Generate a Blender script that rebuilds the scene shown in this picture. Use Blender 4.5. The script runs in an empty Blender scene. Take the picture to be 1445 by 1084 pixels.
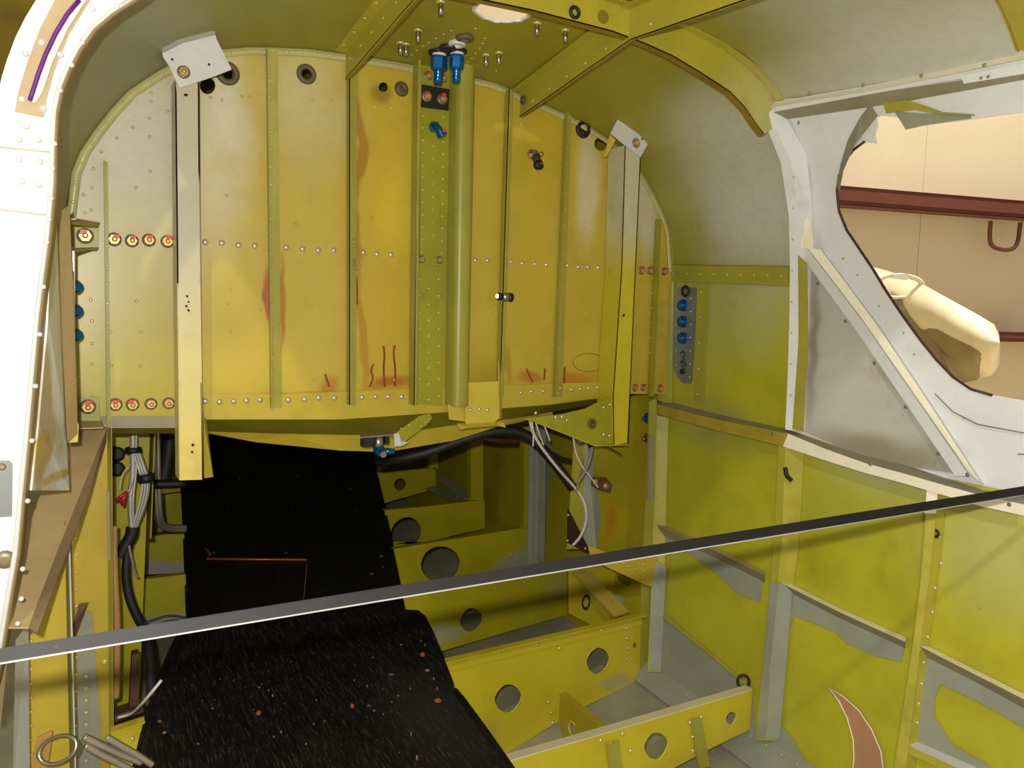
import bpy, math, random
from mathutils import Vector, Matrix
from mathutils.geometry import tessellate_polygon
random.seed(7)
C = bpy.context.scene.collection
V = Vector

# ---------------------------------------------------------------- camera
CX, CY, F = 722.5, 542.0, 1120.0
def _n(a): return a.normalized()
_X = _n(V((2665-CX, 486-CY, F)))
_Z = V((440-CX, 12000-CY, F)); _Z = -_n(_Z - _X*_Z.dot(_X))
_Y = _n(_Z.cross(_X)) * (1 if _Z.cross(_X).z > 0 else -1)
ROT = Matrix((_X, _Y, _Z))                    # camera (x right, y down, z forward) -> world
cam = bpy.data.objects.new('camera', bpy.data.cameras.new('camera')); C.objects.link(cam)
_m = ROT @ Matrix(((1,0,0),(0,-1,0),(0,0,-1)))
cam.matrix_world = _m.to_4x4()
cam.data.sensor_width = 36; cam.data.lens = 36*F/1445; cam.data.clip_start = .02; cam.data.clip_end = 60
bpy.context.scene.camera = cam
sc = bpy.context.scene
sc.view_settings.view_transform = 'Standard'; sc.view_settings.look = 'None'
sc.view_settings.gamma = 1; sc.view_settings.exposure = 0.0; sc.view_settings.use_curve_mapping = False

# ---------------------------------------------------------------- light
w = bpy.data.worlds.new('hangar_air'); sc.world = w; w.use_nodes = True
w.node_tree.nodes['Background'].inputs[0].default_value = (1.0, .95, .86, 1)
w.node_tree.nodes['Background'].inputs[1].default_value = .33
def lamp(name, kind, loc, power, col=(1,1,1), size=.02, aim=None):
    d = bpy.data.lights.new(name, kind); d.energy = power; d.color = col
    if kind == 'AREA': d.size = size
    else: d.shadow_soft_size = size
    o = bpy.data.objects.new(name, d); C.objects.link(o); o.location = loc
    if aim: o.rotation_euler = (V(aim)-V(loc)).to_track_quat('-Z','Y').to_euler()
    return o
lamp('camera_flash', 'POINT', (-.03, -.01, .044), 46, (1, .985, .97), .008)
lamp('hangar_floodlight', 'AREA', (-.7, -.75, 1.34), 17, (1, .96, .88), .06, (.9, .8, -.5))
lamp('hangar_wall_fill', 'AREA', (3.6, 2.2, 4.6), 420, (1, .97, .92), .8, (4.6, 3.6, -.4))  # unseen lamp added to brighten the hangar wall outside

# ---------------------------------------------------------------- pixel -> surface helpers
def ray(px, py): return ROT @ V((px-CX, py-CY, F))
def P(px, py, y=1.347): r = ray(px, py); return r*(y/r.y)
def HZ(px, py, z): r = ray(px, py); return r*(z/r.z)
def lerp(tab, t):
    if t <= tab[0][0]: return tab[0][1]
    for (a, b), (c, d) in zip(tab, tab[1:]):
        if t <= c: return b + (d-b)*(t-a)/(c-a)
    return tab[-1][1]
XS_T = [(-.84,1.15),(-.75,1.166),(-.55,1.184),(-.34,1.19),(-.2,1.192),(.08,1.19),(.2,1.175),(.3,1.145),(.38,1.095),(.42,1.03)]
def XS(z): return lerp(XS_T, z)
def RW(px, py, off=0.0):
    r = ray(px, py); x = 1.18-off
    for _ in range(8): x = XS(r.z*x/r.x)-off
    return r*(x/r.x)
ZT = [(0,.40),(.6,.44),(1.01,.464),(1.347,.42),(3.6,.40)]
UU = [0,.11,.22,.39,.55,.66,.73,.79,.85,.89,.93,.96,.98,1.0,1.0]
V2 = [0,0,.001,.005,.017,.030,.043,.060,.085,.110,.140,.170,.200,.300,.375]
VB = [0,.001,.004,.025,.046,.068,.086,.112,.14,.168,.20,.225,.25,.325,.335]
VL = [0,.0,.001,.006,.020,.038,.058,.085,.115,.145,.18,.21,.24,.325,.335]
def sec(y):
    """fuselage cross-section at station y, left wall top -> right wall top, as (x,z)"""
    t = min(max((y-1.01)/.337, 0), 1); zt = lerp(ZT, y)
    xl = lerp([(0,-.06),(1.01,-.022),(1.347,.018),(3.6,.29)], y); xr = lerp([(0,1.2),(1.347,1.18),(3.6,1.165)], y)
    xc = (xl+xr)/2; hw = (xr-xl)/2
    L = [(xc-hw*u, zt-(a+(b-a)*t)) for u, a, b in zip(UU, V2, VL)][::-1]
    R = [(xc+hw*u, zt-(a+(b-a)*t)) for u, a, b in zip(UU, V2, VB)]
    return L + R[1:]
def ceil_z(x, y): return lerp(sec(y), x)
def CE(px, py, off=0.0):
    y = 1.1
    for _ in range(40):
        p = P(px, py, y); y += .5*(y*(ceil_z(p.x, y)-off)/p.z - y)
    return P(px, py, y)
def FL(x, y):                                  # bottom skin height
    return lerp([(-.1,-.80),(.05,-.82),(.35,-.93),(.6,-.975),(.8,-.915),(1.14,-.832),(1.3,-.80)], x) + .061*(y-1.347)
def FP(px, py, off=0.0):
    y = 1.2
    for _ in range(40):
        p = P(px, py, y); y += .5*(y*(FL(p.x, y)+off)/p.z - y)
    return P(px, py, y)
def BD2(px, py, off=0.0):
    r = ray(px, py); z0 = -.670-.12*1.646+off
    return r*(z0/(r.z-.12*r.y))
def BD(px, py, off=0.0):                       # plane of the frame tops, where the boards lie
    r = ray(px, py); z0 = -.684-.061*1.347+off
    return r*(z0/(r.z-.061*r.y))

# ---------------------------------------------------------------- materials
def lin(c):
    f = lambda v: (v/255/12.92) if v/255 <= .04045 else ((v/255+.055)/1.055)**2.4
    return tuple(f(v) for v in c)+(1,)
def mat(name, col, rough=.45, metal=0.0, blobs=(), noise=.10, scale=9, grime=None, stretch=None, emit=0, spec=.5, bump=0.0):
    m = bpy.data.materials.new(name); m.use_nodes = True
    N, L = m.node_tree.nodes, m.node_tree.links
    b = N['Principled BSDF']; b.inputs['Roughness'].default_value = rough; b.inputs['Metallic'].default_value = metal
    b.inputs['Specular IOR Level'].default_value = spec
    geo = N.new('ShaderNodeNewGeometry'); pos = geo.outputs['Position']
    def mix(fac, a, c, mode='MIX'):
        x = N.new('ShaderNodeMix'); x.data_type = 'RGBA'; x.blend_type = mode
        for s, v in ((x.inputs[0], fac), (x.inputs[6], a), (x.inputs[7], c)):
            if hasattr(v, 'links') or hasattr(v, 'is_linked'): L.new(v, s)
            else: s.default_value = v
        return x.outputs[2]
    def noi(sc_, det=4, vec=pos, rough_=.55):
        n = N.new('ShaderNodeTexNoise'); n.inputs['Scale'].default_value = sc_; n.inputs['Detail'].default_value = det
        n.inputs['Roughness'].default_value = rough_; L.new(vec, n.inputs['Vector']); return n.outputs['Fac']
    def ramp(v, a, c, lo=0.0, hi=1.0):
        r = N.new('ShaderNodeMapRange'); r.interpolation_type = 'SMOOTHSTEP'
        r.inputs[1].default_value = a; r.inputs[2].default_value = c; r.inputs[3].default_value = lo; r.inputs[4].default_value = hi
        L.new(v, r.inputs[0]); return r.outputs[0]
    vec = pos
    if stretch:
        mp = N.new('ShaderNodeMapping'); mp.inputs['Scale'].default_value = stretch; L.new(pos, mp.inputs[0]); vec = mp.outputs[0]
    c0 = lin(col); cur = mix(ramp(noi(scale, 5, vec), .3, .7), tuple(v*(1-noise) for v in c0[:3])+(1,), tuple(min(1, v*(1+noise)) for v in c0[:3])+(1,))
    if blobs:
        wn = N.new('ShaderNodeTexNoise'); wn.inputs['Scale'].default_value = 7; wn.inputs['Detail'].default_value = 4; L.new(pos, wn.inputs['Vector'])
        wv = N.new('ShaderNodeVectorMath'); wv.operation = 'MULTIPLY_ADD'; wv.inputs[1].default_value = (.07,)*3; L.new(wn.outputs['Color'], wv.inputs[0]); L.new(pos, wv.inputs[2])
        for (cc, rr, bc, amt, soft) in blobs:
            s = N.new('ShaderNodeVectorMath'); s.operation = 'SUBTRACT'; L.new(wv.outputs[0], s.inputs[0]); s.inputs[1].default_value = tuple(V(cc)+V((.035,.035,.035)))
            d = N.new('ShaderNodeVectorMath'); d.operation = 'DIVIDE'; L.new(s.outputs[0], d.inputs[0]); d.inputs[1].default_value = tuple(rr)
            l = N.new('ShaderNodeVectorMath'); l.operation = 'LENGTH'; L.new(d.outputs[0], l.inputs[0])
            cur = mix(ramp(l.outputs['Value'], 1-soft, 1+soft*.6, amt, 0), cur, lin(bc))
    if grime:
        gc, amt, gs = grime
        cur = mix(ramp(noi(gs, 6, vec, .65), .52, .72, 0, amt), cur, lin(gc))
    if noise and not emit and not metal:
        fine = ramp(noi(70, 3, vec), .35, .65, 0, .10); cur = mix(fine, cur, tuple(v*.75 for v in c0[:3])+(1,))
        cur = mix(ramp(noi(38, 5, pos, .7), .66, .76, 0, .45), cur, (.10,.075,.03,1), 'MIX')
    L.new(cur, b.inputs['Base Color'])
    if emit: b.inputs['Emission Strength'].default_value = emit; L.new(cur, b.inputs['Emission Color'])
    if bump:
        bp = N.new('ShaderNodeBump'); bp.inputs['Strength'].default_value = bump; bp.inputs['Distance'].default_value = .004
        L.new(noi(scale*2.5, 3, vec), bp.inputs['Height']); L.new(bp.outputs[0], b.inputs['Normal'])
    return m
GR, GR2, WH = (172,168,142), (150,152,142), (200,200,188)
def pb(px, py, rx, ry, col=GR, amt=.8, soft=.7, y=1.347, k=.00136):  # overspray patch on the bulkhead
    return (P(px, py, y), (rx*k, .25, ry*k), col, amt, soft)
def rb(px, py, ry, rz, col=GR, amt=.8, soft=.7):                       # overspray patch on the right wall
    return (RW(px, py), (.12, ry, rz), col, amt, soft)
bulk_blobs = [pb(190,205,95,130,(198,194,178),.95,.8), pb(125,270,36,70,(188,180,154),.7,.8), pb(312,190,34,120,(212,204,176),.95,.8), pb(435,140,60,95,(196,188,138),.8,.9),
              pb(300,300,110,120,(196,180,100),.3,.9), pb(170,440,70,130,(176,164,44),.6,.7), pb(460,420,60,150,(198,178,84),.45,.9), pb(830,262,22,90,(204,192,150),.95,.6), pb(917,285,26,90,(200,190,158),.95,.6),
              pb(340,520,120,40,(222,196,70),.4,.9), pb(170,540,90,60,(188,178,36),.5,.8), pb(545,420,45,260,(194,164,38),.6,.8), pb(760,300,30,260,(200,168,24),.5,.8), pb(560,300,30,60,(210,186,40),.5,.6)]
stain = (158,72,14)
drips = [pb(505,250,7,150,(150,95,14),.7,.5), pb(508,480,6,70,(170,100,14),.55,.5), pb(371,420,6,40,(165,60,24),.85,.4), pb(394,425,5,60,(165,82,16),.7,.5),
         pb(548,545,34,9,stain,.8,.6), pb(420,550,50,5,(188,120,20),.75,.6), pb(462,540,13,16,(184,104,16),.7,.6), pb(745,535,28,9,stain,.6,.6), pb(815,530,34,12,(178,110,16),.75,.6),
         pb(792,510,5,45,stain,.75,.5), pb(712,520,5,40,(176,108,16),.6,.5), pb(541,135,14,16,(110,85,20),.6,.6)]
M = {}
M['bulk'] = mat('zinc_chromate_yellow_web', (186,163,52), .36, blobs=bulk_blobs+drips, noise=.07, grime=((178,140,20), .25, 6))
M['stiff'] = mat('zinc_chromate_green_stiffener', (156,150,54), .38, noise=.08, blobs=[pb(381,150,14,110,(186,178,96),.6,.8), pb(490,180,14,140,(160,140,40),.5,.8)], grime=((140,110,20), .35, 14))
M['lip'] = mat('bright_yellow_flange', (190,168,52), .38, noise=.06, grime=((170,130,20), .3, 12))
M['olive'] = mat('painted_olive_shade', (120,112,22), .5, noise=.12)  # darker olive puts the shade of the lower lip into the colour
M['olive2'] = mat('olive_green_bracket', (150,146,28), .42, noise=.1, grime=((110,95,25), .4, 12))
M['ring'] = mat('yellow_ring_frame', (172,162,52), .4, noise=.08, blobs=[((1.09,1.0,.37),(.10,.2,.09),(190,184,120),.8,.8)], grime=((150,120,20), .4, 9))
M['brownedge'] = mat('brown_stained_flange', (140,112,26), .5, noise=.15)
cb = [(V((1.17,1.10,.20)), (.14,.20,.15), (192,192,178), .97, .8), (V((1.10,1.12,.34)), (.14,.14,.10), (180,180,152), .8, .9), (V((1.18,1.30,.16)), (.1,.07,.2), (160,154,50), .6, .8),
      (V((1.0,.66,.42)), (.24,.28,.2), (172,174,154), .95, .6), (V((1.1,.70,.36)), (.1,.5,.12), (194,194,178), .8, .8),
      (V((.10,1.15,.36)), (.16,.32,.20), (150,150,122), .95, .7), (V((.26,1.17,.43)), (.14,.2,.1), (140,136,70), .7, .8), (V((.03,1.2,.1)), (.08,.3,.3), (150,146,100), .8, .8)]
M['ceil'] = mat('ceiling_skin_overspray', (146,137,38), .42, blobs=cb, noise=.07, grime=((140,125,20), .25, 5))
wb = [rb(1010,370,.12,.22,(168,166,108),.75,.8), rb(1080,330,.1,.2,(182,184,150),.8,.8), rb(1010,600,.12,.05,(140,144,84),.7,.9), rb(1230,640,.12,.07,(176,178,140),.8,.9),
      rb(1180,720,.10,.05,(160,160,70),.5,.9), rb(1400,770,.12,.11,(186,184,112),.75,.9), rb(950,800,.05,.08,(166,168,60),.4,.9)]
M['skin'] = mat('right_skin_green_yellow', (178,172,40), .4, blobs=wb, noise=.08, grime=((140,134,14), .35, 7))
M['green'] = mat('frame_green_yellow', (174,164,54), .4, noise=.1, grime=((140,124,34), .5, 12))
M['gray'] = mat('bare_grey_primer', (146,148,130), .5, noise=.10, grime=((172,160,80), .35, 12))
M['graydirt'] = mat('grey_primer_dirty', (142,136,112), .55, noise=.14, grime=((110,96,66), .5, 10))
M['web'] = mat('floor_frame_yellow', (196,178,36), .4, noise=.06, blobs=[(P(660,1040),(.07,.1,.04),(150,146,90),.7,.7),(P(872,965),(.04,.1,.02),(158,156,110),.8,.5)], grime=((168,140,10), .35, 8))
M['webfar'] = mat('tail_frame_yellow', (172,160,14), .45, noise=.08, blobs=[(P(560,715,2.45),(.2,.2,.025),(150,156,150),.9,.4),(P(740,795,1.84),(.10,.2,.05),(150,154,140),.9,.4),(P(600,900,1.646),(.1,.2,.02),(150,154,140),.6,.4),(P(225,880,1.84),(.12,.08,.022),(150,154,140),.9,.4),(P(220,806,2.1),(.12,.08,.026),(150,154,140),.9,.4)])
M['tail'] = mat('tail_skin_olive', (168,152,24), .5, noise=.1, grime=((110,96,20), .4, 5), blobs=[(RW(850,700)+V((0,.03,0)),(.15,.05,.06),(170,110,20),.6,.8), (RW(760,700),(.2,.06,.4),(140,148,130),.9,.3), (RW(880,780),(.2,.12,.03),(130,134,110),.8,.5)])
M['floor'] = mat('floor_skin_grey', (150,146,120), .55, noise=.14, grime=((196,180,60), .5, 9))
M['white'] = mat('white_paint', (226,226,222), .35, noise=.04, grime=((176,170,150), .3, 7))
M['dirtypanel'] = mat('dirty_white_panel', (190,186,172), .5, noise=.08, scale=6, grime=((150,138,112), .7, 7), blobs=[(RW(1240,640),(.1,.14,.03),(130,118,90),.8,.7),(RW(1145,470),(.1,.012,.14),(130,118,90),.7,.8)])
M['edgepale'] = mat('pale_flange_edge', (178,172,112), .35, noise=.1)
M['whitepanel'] = mat('white_window_panel', (222,222,218), .4, noise=.04, blobs=[(RW(1225,480),(.1,.10,.10),(206,204,194),.4,.6),(RW(1240,620),(.1,.12,.02),(130,120,90),.7,.8),(RW(1150,430),(.1,.012,.10),(140,130,110),.7,.8)], grime=((170,160,138), .35, 9))
M['jamb'] = mat('white_jamb_paint', (236,238,234), .4, noise=.05, blobs=[(P(57,655,1.02),(.012,.2,.035),(196,166,20),.95,.4),(P(86,672,1.1),(.012,.2,.006),(206,176,50),.9,.5),(P(62,560,1.0),(.012,.3,.2),(176,150,100),.8,.5)], grime=((170,150,120),.4,12))
M['archwhite'] = mat('door_frame_white', (250,250,248), .3, noise=.02)
M['cream'] = mat('cream_brace_face', (240,232,204), .4, noise=.04)
M['beige'] = mat('beige_overspray_and_shade', (176,152,106), .5, noise=.12, grime=((150,116,50), .4, 9))
M['postL'] = mat('left_post_paint', (212,196,120), .4, noise=.05, blobs=[(P(265,200,1.29),(.1,.2,.28),(184,176,152),.95,.6),(P(268,640,1.29),(.1,.2,.06),(222,196,90),.6,.6)], grime=((170,140,70), .35, 10))
M['postR'] = mat('right_post_paint', (196,180,40), .4, noise=.06, blobs=[(P(890,260,1.29),(.04,.2,.15),(196,190,160),.95,.5),(P(865,300,1.30),(.016,.2,.12),(140,104,50),.6,.7)], grime=((150,120,30), .35, 10))
M['gusset'] = mat('white_gusset', (206,204,196), .35, noise=.04, grime=((160,150,130), .3, 16))
M['yellowpost'] = mat('pale_yellow_bracket', (202,182,62), .38, noise=.06, grime=((170,140,40), .4, 14))
M['rivet'] = mat('rivet_metal', (214,206,176), .28, .6, noise=.05)
M['rivety'] = mat('painted_rivet', (196,184,110), .3, .2, noise=.1)
M['topglint'] = mat('painted_top_edge_glint', (226,216,178), .3, .3, noise=.05)  # highlight along the flange top painted as a pale colour
M['steel'] = mat('zinc_steel', (170,162,142), .3, .9, noise=.1)
M['bolt'] = mat('cadmium_bolt', (196,158,96), .35, .5, noise=.15)
M['boltdark'] = mat('dull_washer', (130,118,90), .45, .5, noise=.2)
M['redpaint'] = mat('red_torque_paint', (226,52,28), .4, noise=.1)
M['blue'] = mat('blue_anodised', (26,104,168), .22, .65, noise=.1)
M['black'] = mat('black_rubber', (26,24,24), .55, noise=.2)
M['rubber'] = mat('grey_brown_rubber', (92,80,54), .6, noise=.2)
M['darkhole'] = mat('dark_void', (24,22,14), .8)
M['board'] = mat('black_painted_plywood', (15,14,14), .42, noise=.6, scale=5, stretch=(34,2.2,30), grime=((72,68,60), .9, 13), blobs=[(BD(600,1020),(.08,.16,.1),(48,46,42),.6,.9)], bump=.25)
M['knot'] = mat('filled_knot', (150,84,50), .6, noise=.2)
M['boardb'] = mat('black_painted_plywood_rear', (13,13,14), .5, noise=.4, scale=5, stretch=(30,3.0,30), grime=((40,38,34), .6, 8))
M['tan'] = mat('exposed_wood', (140,108,70), .7, noise=.3)
M['orange'] = mat('orange_filler', (160,88,54), .6, noise=.2)
M['strip'] = mat('blackened_steel_strip', (27,24,20), .6, 0, noise=.10, scale=30, grime=((20,18,16), .5, 20), spec=.25)
M['stripedge'] = mat('polished_strip_edge', (220,214,204), .2, .7)
M['copper'] = mat('copper_rod', (190,110,76), .4, .5)
M['hangar'] = mat('cream_hangar_cladding', (234,216,178), .7, noise=.02, scale=2)
M['beam'] = mat('brown_steel_girt', (118,64,46), .6, noise=.05)
M['cowl'] = mat('cream_fibreglass_cowl', (240,228,190), .4, noise=.03, grime=((190,180,150), .4, 6))
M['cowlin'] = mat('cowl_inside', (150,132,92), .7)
M['tube'] = mat('tan_conduit', (176,134,76), .5, noise=.15)
M['wire'] = mat('white_wire', (206,200,186), .4)
M['wiredim'] = mat('grey_wire_loom', (136,126,106), .5, noise=.2)
M['redwire'] = mat('red_wire', (180,26,40), .4)
M['alum'] = mat('bare_aluminium_tube', (176,166,146), .3, .7)
M['purple'] = mat('purple_sealant', (96,24,120), .5)
M['plategray'] = mat('grey_connector_plate', (136,140,134), .35, .5)
M['brown'] = mat('brown_fibre', (176,130,92), .7, noise=.08)
M['maroon'] = mat('maroon_gusset', (62,26,24), .5, noise=.1)
M['rust'] = mat('rusty_plate', (96,66,34), .6, noise=.3, scale=40)
M['ledgebrown'] = mat('brown_worn_ledge_edge', (126,106,74), .55, noise=.2)
M['ledgeface'] = mat('stained_ledge_face', (168,146,48), .45, noise=.12, grime=((140,104,40), .5, 14))
M['scrap'] = mat('orange_scrap', (180,138,60), .5, noise=.15)
M['stain'] = mat('red_brown_fluid', (140,58,8), .3, noise=.25, scale=60)
M['marker'] = mat('black_marker', (26,24,26), .5)

# ---------------------------------------------------------------- mesh builder
WL = {}
class MB:
    def __init__(s): s.v = []; s.f = []; s.sm = []
    def face(s, idx, sm=False): s.f.append(idx); s.sm.append(sm)
    def slab(s, A, B, off, sm=False):
        """solid between polylines A and B, thickened by vector off"""
        A = [V(a) for a in A]; B = [V(b) for b in B]; off = V(off); n = len(A); o = len(s.v)
        s.v += A+B+[a+off for a in A]+[b+off for b in B]
        for i in range(n-1):
            a, b, c, d = o+i, o+i+1, o+n+i+1, o+n+i
            s.face((a,b,c,d), sm); k = 2*n
            s.face((a+k,d+k,c+k,b+k), sm); s.face((a,a+k,b+k,b)); s.face((d,c,c+k,d+k))
        for i in (0, n-1):
            a, b = o+i, o+n+i; s.face((a, b, b+2*n, a+2*n))
        return s
    def poly(s, outer, off, holes=()):
        off = V(off); loops = [[V(p) for p in outer]]+[[V(p) for p in h] for h in holes]
        o = len(s.v); flat = [p for l in loops for p in l]; n = len(flat)
        s.v += flat+[p+off for p in flat]
        for t in tessellate_polygon(loops):
            s.face((o+t[0],o+t[1],o+t[2])); s.face((o+n+t[2],o+n+t[1],o+n+t[0]))
        k = o
        for l in loops:
            m = len(l)
            for i in range(m): a, b = k+i, k+(i+1)%m; s.face((a,b,b+n,a+n))
            k += m
        return s
    def grid(s, rows, sm=True):
        o = len(s.v); m = len(rows[0])
        for r in rows: s.v += [V(p) for p in r]
        for i in range(len(rows)-1):
            for j in range(m-1): a = o+i*m+j; s.face((a,a+1,a+m+1,a+m), sm)
        return s
    def tube(s, pts, r, seg=10, cap=True, rfun=None):
        pts = [V(p) for p in pts]; o = len(s.v); up = None; n = len(pts)
        for i, p in enumerate(pts):
            t = (pts[min(i+1,n-1)]-pts[max(i-1,0)]).normalized()
            if up is None:
                up = t.cross(V((0,0,1)) if abs(t.z) < .9 else V((1,0,0))).normalized()
            else: up = (up-t*up.dot(t)).normalized()
            q = t.cross(up); rr = rfun(i/(n-1)) if rfun else (r[i] if isinstance(r, (list,tuple)) else r)
            for k in range(seg):
                a = 2*math.pi*k/seg; s.v.append(p+up*math.cos(a)*rr+q*math.sin(a)*rr)
        for i in range(n-1):
            for k in range(seg):
                a = o+i*seg+k; b = o+i*seg+(k+1)%seg; s.face((a,b,b+seg,a+seg), True)
        if cap: s.face(tuple(o+k for k in range(seg))[::-1]); s.face(tuple(o+(n-1)*seg+k for k in range(seg)))
        return s
    def cyl(s, p, n, r, h, seg=12, r2=None):
        p = V(p); n = V(n).normalized(); s.tube([p, p+n*h], [r, r if r2 is None else r2], seg); return s
    def lathe(s, p, n, prof, seg=14):
        """prof: (radius, height) list, axis n from p"""
        p = V(p); n = V(n).normalized(); u = n.cross(V((0,0,1)) if abs(n.z) < .9 else V((1,0,0))).normalized(); q = n.cross(u); o = len(s.v)
        for r, h in prof:
            for k in range(seg): a = 2*math.pi*k/seg; s.v.append(p+n*h+u*math.cos(a)*r+q*math.sin(a)*r)
        for i in range(len(prof)-1):
            for k in range(seg): a = o+i*seg+k; b = o+i*seg+(k+1)%seg; s.face((a,b,b+seg,a+seg), seg > 6)
        s.face(tuple(o+(len(prof)-1)*seg+k for k in range(seg))); return s
    def dome(s, p, n, r): return s.lathe(p, n, [(r,0),(r*.85,r*.35),(r*.35,r*.6)], 8)
    def torus(s, p, n, R, r, seg=20, m=8, sx=1.0, sy=1.0):
        p = V(p); n = V(n).normalized(); u = n.cross(V((0,0,1)) if abs(n.z) < .9 else V((1,0,0))).normalized(); q = n.cross(u); o = len(s.v)
        for i in range(seg):
            a = 2*math.pi*i/seg; d = u*math.cos(a)*sx+q*math.sin(a)*sy
            for k in range(m): b = 2*math.pi*k/m; s.v.append(p+d*(R+r*math.cos(b))+n*r*math.sin(b))
        for i in range(seg):
            for k in range(m):
                a = o+i*m+k; b = o+i*m+(k+1)%m; c = o+((i+1)%seg)*m+(k+1)%m; d = o+((i+1)%seg)*m+k; s.face((a,b,c,d), True)
        return s
    def build(s, name, m, parent=None, kind=None, label=None, fix=True):
        n = len(s.v); lo = V((min(v.x for v in s.v), min(v.y for v in s.v), min(v.z for v in s.v))); hi = V((max(v.x for v in s.v), max(v.y for v in s.v), max(v.z for v in s.v)))
        loc = V(((lo.x+hi.x)/2, (lo.y+hi.y)/2, lo.z))
        me = bpy.data.meshes.new(name); me.from_pydata([v-loc for v in s.v], [], s.f)
        me.polygons.foreach_set('use_smooth', s.sm); me.materials.append(M[m])
        import bmesh
        if fix:
            bm = bmesh.new(); bm.from_mesh(me); bmesh.ops.recalc_face_normals(bm, faces=bm.faces); bm.to_mesh(me); bm.free()
        o = bpy.data.objects.new(name, me); C.objects.link(o)
        pl = WL.get(parent.name, V((0,0,0))) if parent else V((0,0,0))
        if parent: o.parent = parent
        o.location = loc-pl; WL[o.name] = loc
        if kind: o['kind'] = kind
        if label: o['label'] = label
        return o
def tag(o, label=None, cat=None, group=None, kind=None):
    for k, v in (('label',label),('category',cat),('group',group),('kind',kind)):
        if v: o[k] = v
    return o
def thing(name, label, cat, loc, group=None):
    o = bpy.data.objects.new(name, None); C.objects.link(o); o.location = loc; o.empty_display_size = .02; WL[o.name] = V(loc)
    return tag(o, label, cat, group)
def place(me, name, loc, parent=None, rot=None, scale=None):
    o = bpy.data.objects.new(name, me); C.objects.link(o)
    pl = WL[parent.name] if parent else V((0,0,0))
    if parent: o.parent = parent
    o.location = V(loc)-pl; WL[o.name] = V(loc)
    if rot: o.rotation_euler = rot
    if scale: o.scale = scale
    return o
def arc(f, c, rx, ry, n=20, a0=0, a1=2*math.pi):
    return [f(c[0]+rx*math.cos(a0+(a1-a0)*i/n), c[1]+ry*math.sin(a0+(a1-a0)*i/n)) for i in range(n)]
def dens(pts, step=25):
    out = []
    for a, b in zip(pts, pts[1:]):
        n = max(1, int(math.hypot(b[0]-a[0], b[1]-a[1])/step))
        out += [(a[0]+(b[0]-a[0])*i/n, a[1]+(b[1]-a[1])*i/n) for i in range(n)]
    return out+[pts[-1]]
def smooth(pts, it=2):
    pts = [V(p) for p in pts]
    for _ in range(it):
        q = [pts[0]]
        for a, b in zip(pts, pts[1:]): q += [a*.75+b*.25, a*.25+b*.75]
        pts = q+[pts[-1]]
    return pts
YB = 1.347
FWD, LFT, UPV = V((0,-1,0)), V((-1,0,0)), V((0,0,1))

# ================================================================ OUTSIDE: hangar
hd = ROT @ V((4450-CX, 528-CY, F)); hd.z = 0; hd.normalize(); hn = V((hd.y, -hd.x, 0)); hp = ROT @ V((1300-CX, 300-CY, F)); hp = hp*(5.2/hp.length)
if hn.y > 0: hn = -hn
def HW(px, py, off=0):
    r = ray(px, py); return r*((hp+hn*off).dot(hn)/r.dot(hn))
hb = hp
zf = -1.9
wo = MB()
seams = list(range(-14, 12, 2))
for i in range(-14, 12, 2):
    a = hb+hd*(i*.9+.002); b = hb+hd*((i+2)*.9-.002)
    wo.slab([V((a.x,a.y,zf)),V((b.x,b.y,zf))],[V((a.x,a.y,7)),V((b.x,b.y,7))], -hn*.03)
wall_out = wo.build('wall_outside', 'hangar', kind='structure')
back = MB(); a = hb-hd*14; b = hb+hd*12; q = -hn*.045
back.slab([V((a.x,a.y,zf))+q,V((b.x,b.y,zf))+q],[V((a.x,a.y,7))+q,V((b.x,b.y,7))+q], -hn*.02); back.build('backing_sheet', 'hangar', wall_out)
for (p0, p1, hgt, lab) in (((1183,281),(1445,301),22,'brown painted steel girt across the hangar wall, seen high in the torn window'), ((1183,470),(1445,497),13,'brown painted steel girt low on the hangar wall, behind the cream cowl')):
    A0, A1 = HW(*p0), HW(*p1); d = (A1-A0).normalized(); z0 = A0.z; hh = hgt/F*A0.length*.5
    g = MB(); s0 = A0-hd*1.6; s1 = A0+hd*3.2
    for s_ in (s0, s1): s_.z = z0
    for (dz0, dz1, o0, o1) in ((-hh, hh, .12, .14), (hh-.02, hh, .0, .14), (-hh, -hh+.02, .0, .14)):
        g.slab([s0+V((0,0,dz0))+hn*o0, s1+V((0,0,dz0))+hn*o0], [s0+V((0,0,dz1))+hn*o0, s1+V((0,0,dz1))+hn*o0], hn*(o1-o0))
    tag(g.build('wall_girt', 'beam'), lab, 'beam')
lp = MB(); p0 = [(1398,312),(1396,340),(1402,350),(1422,354),(1436,348),(1440,314)]
lp.tube(smooth([HW(*p, .10) for p in p0]), .012, 8); tag(lp.build('wire_loop', 'beam'), 'rusty wire loop hanging from the brown girt on the hangar wall', 'hook')
g = MB(); g.slab([V((-9,-6,zf)),V((9,-6,zf))],[V((-9,12,zf)),V((9,12,zf))],(0,0,-.05)); tag(g.build('floor_outside','hangar'),kind='structure')

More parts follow.
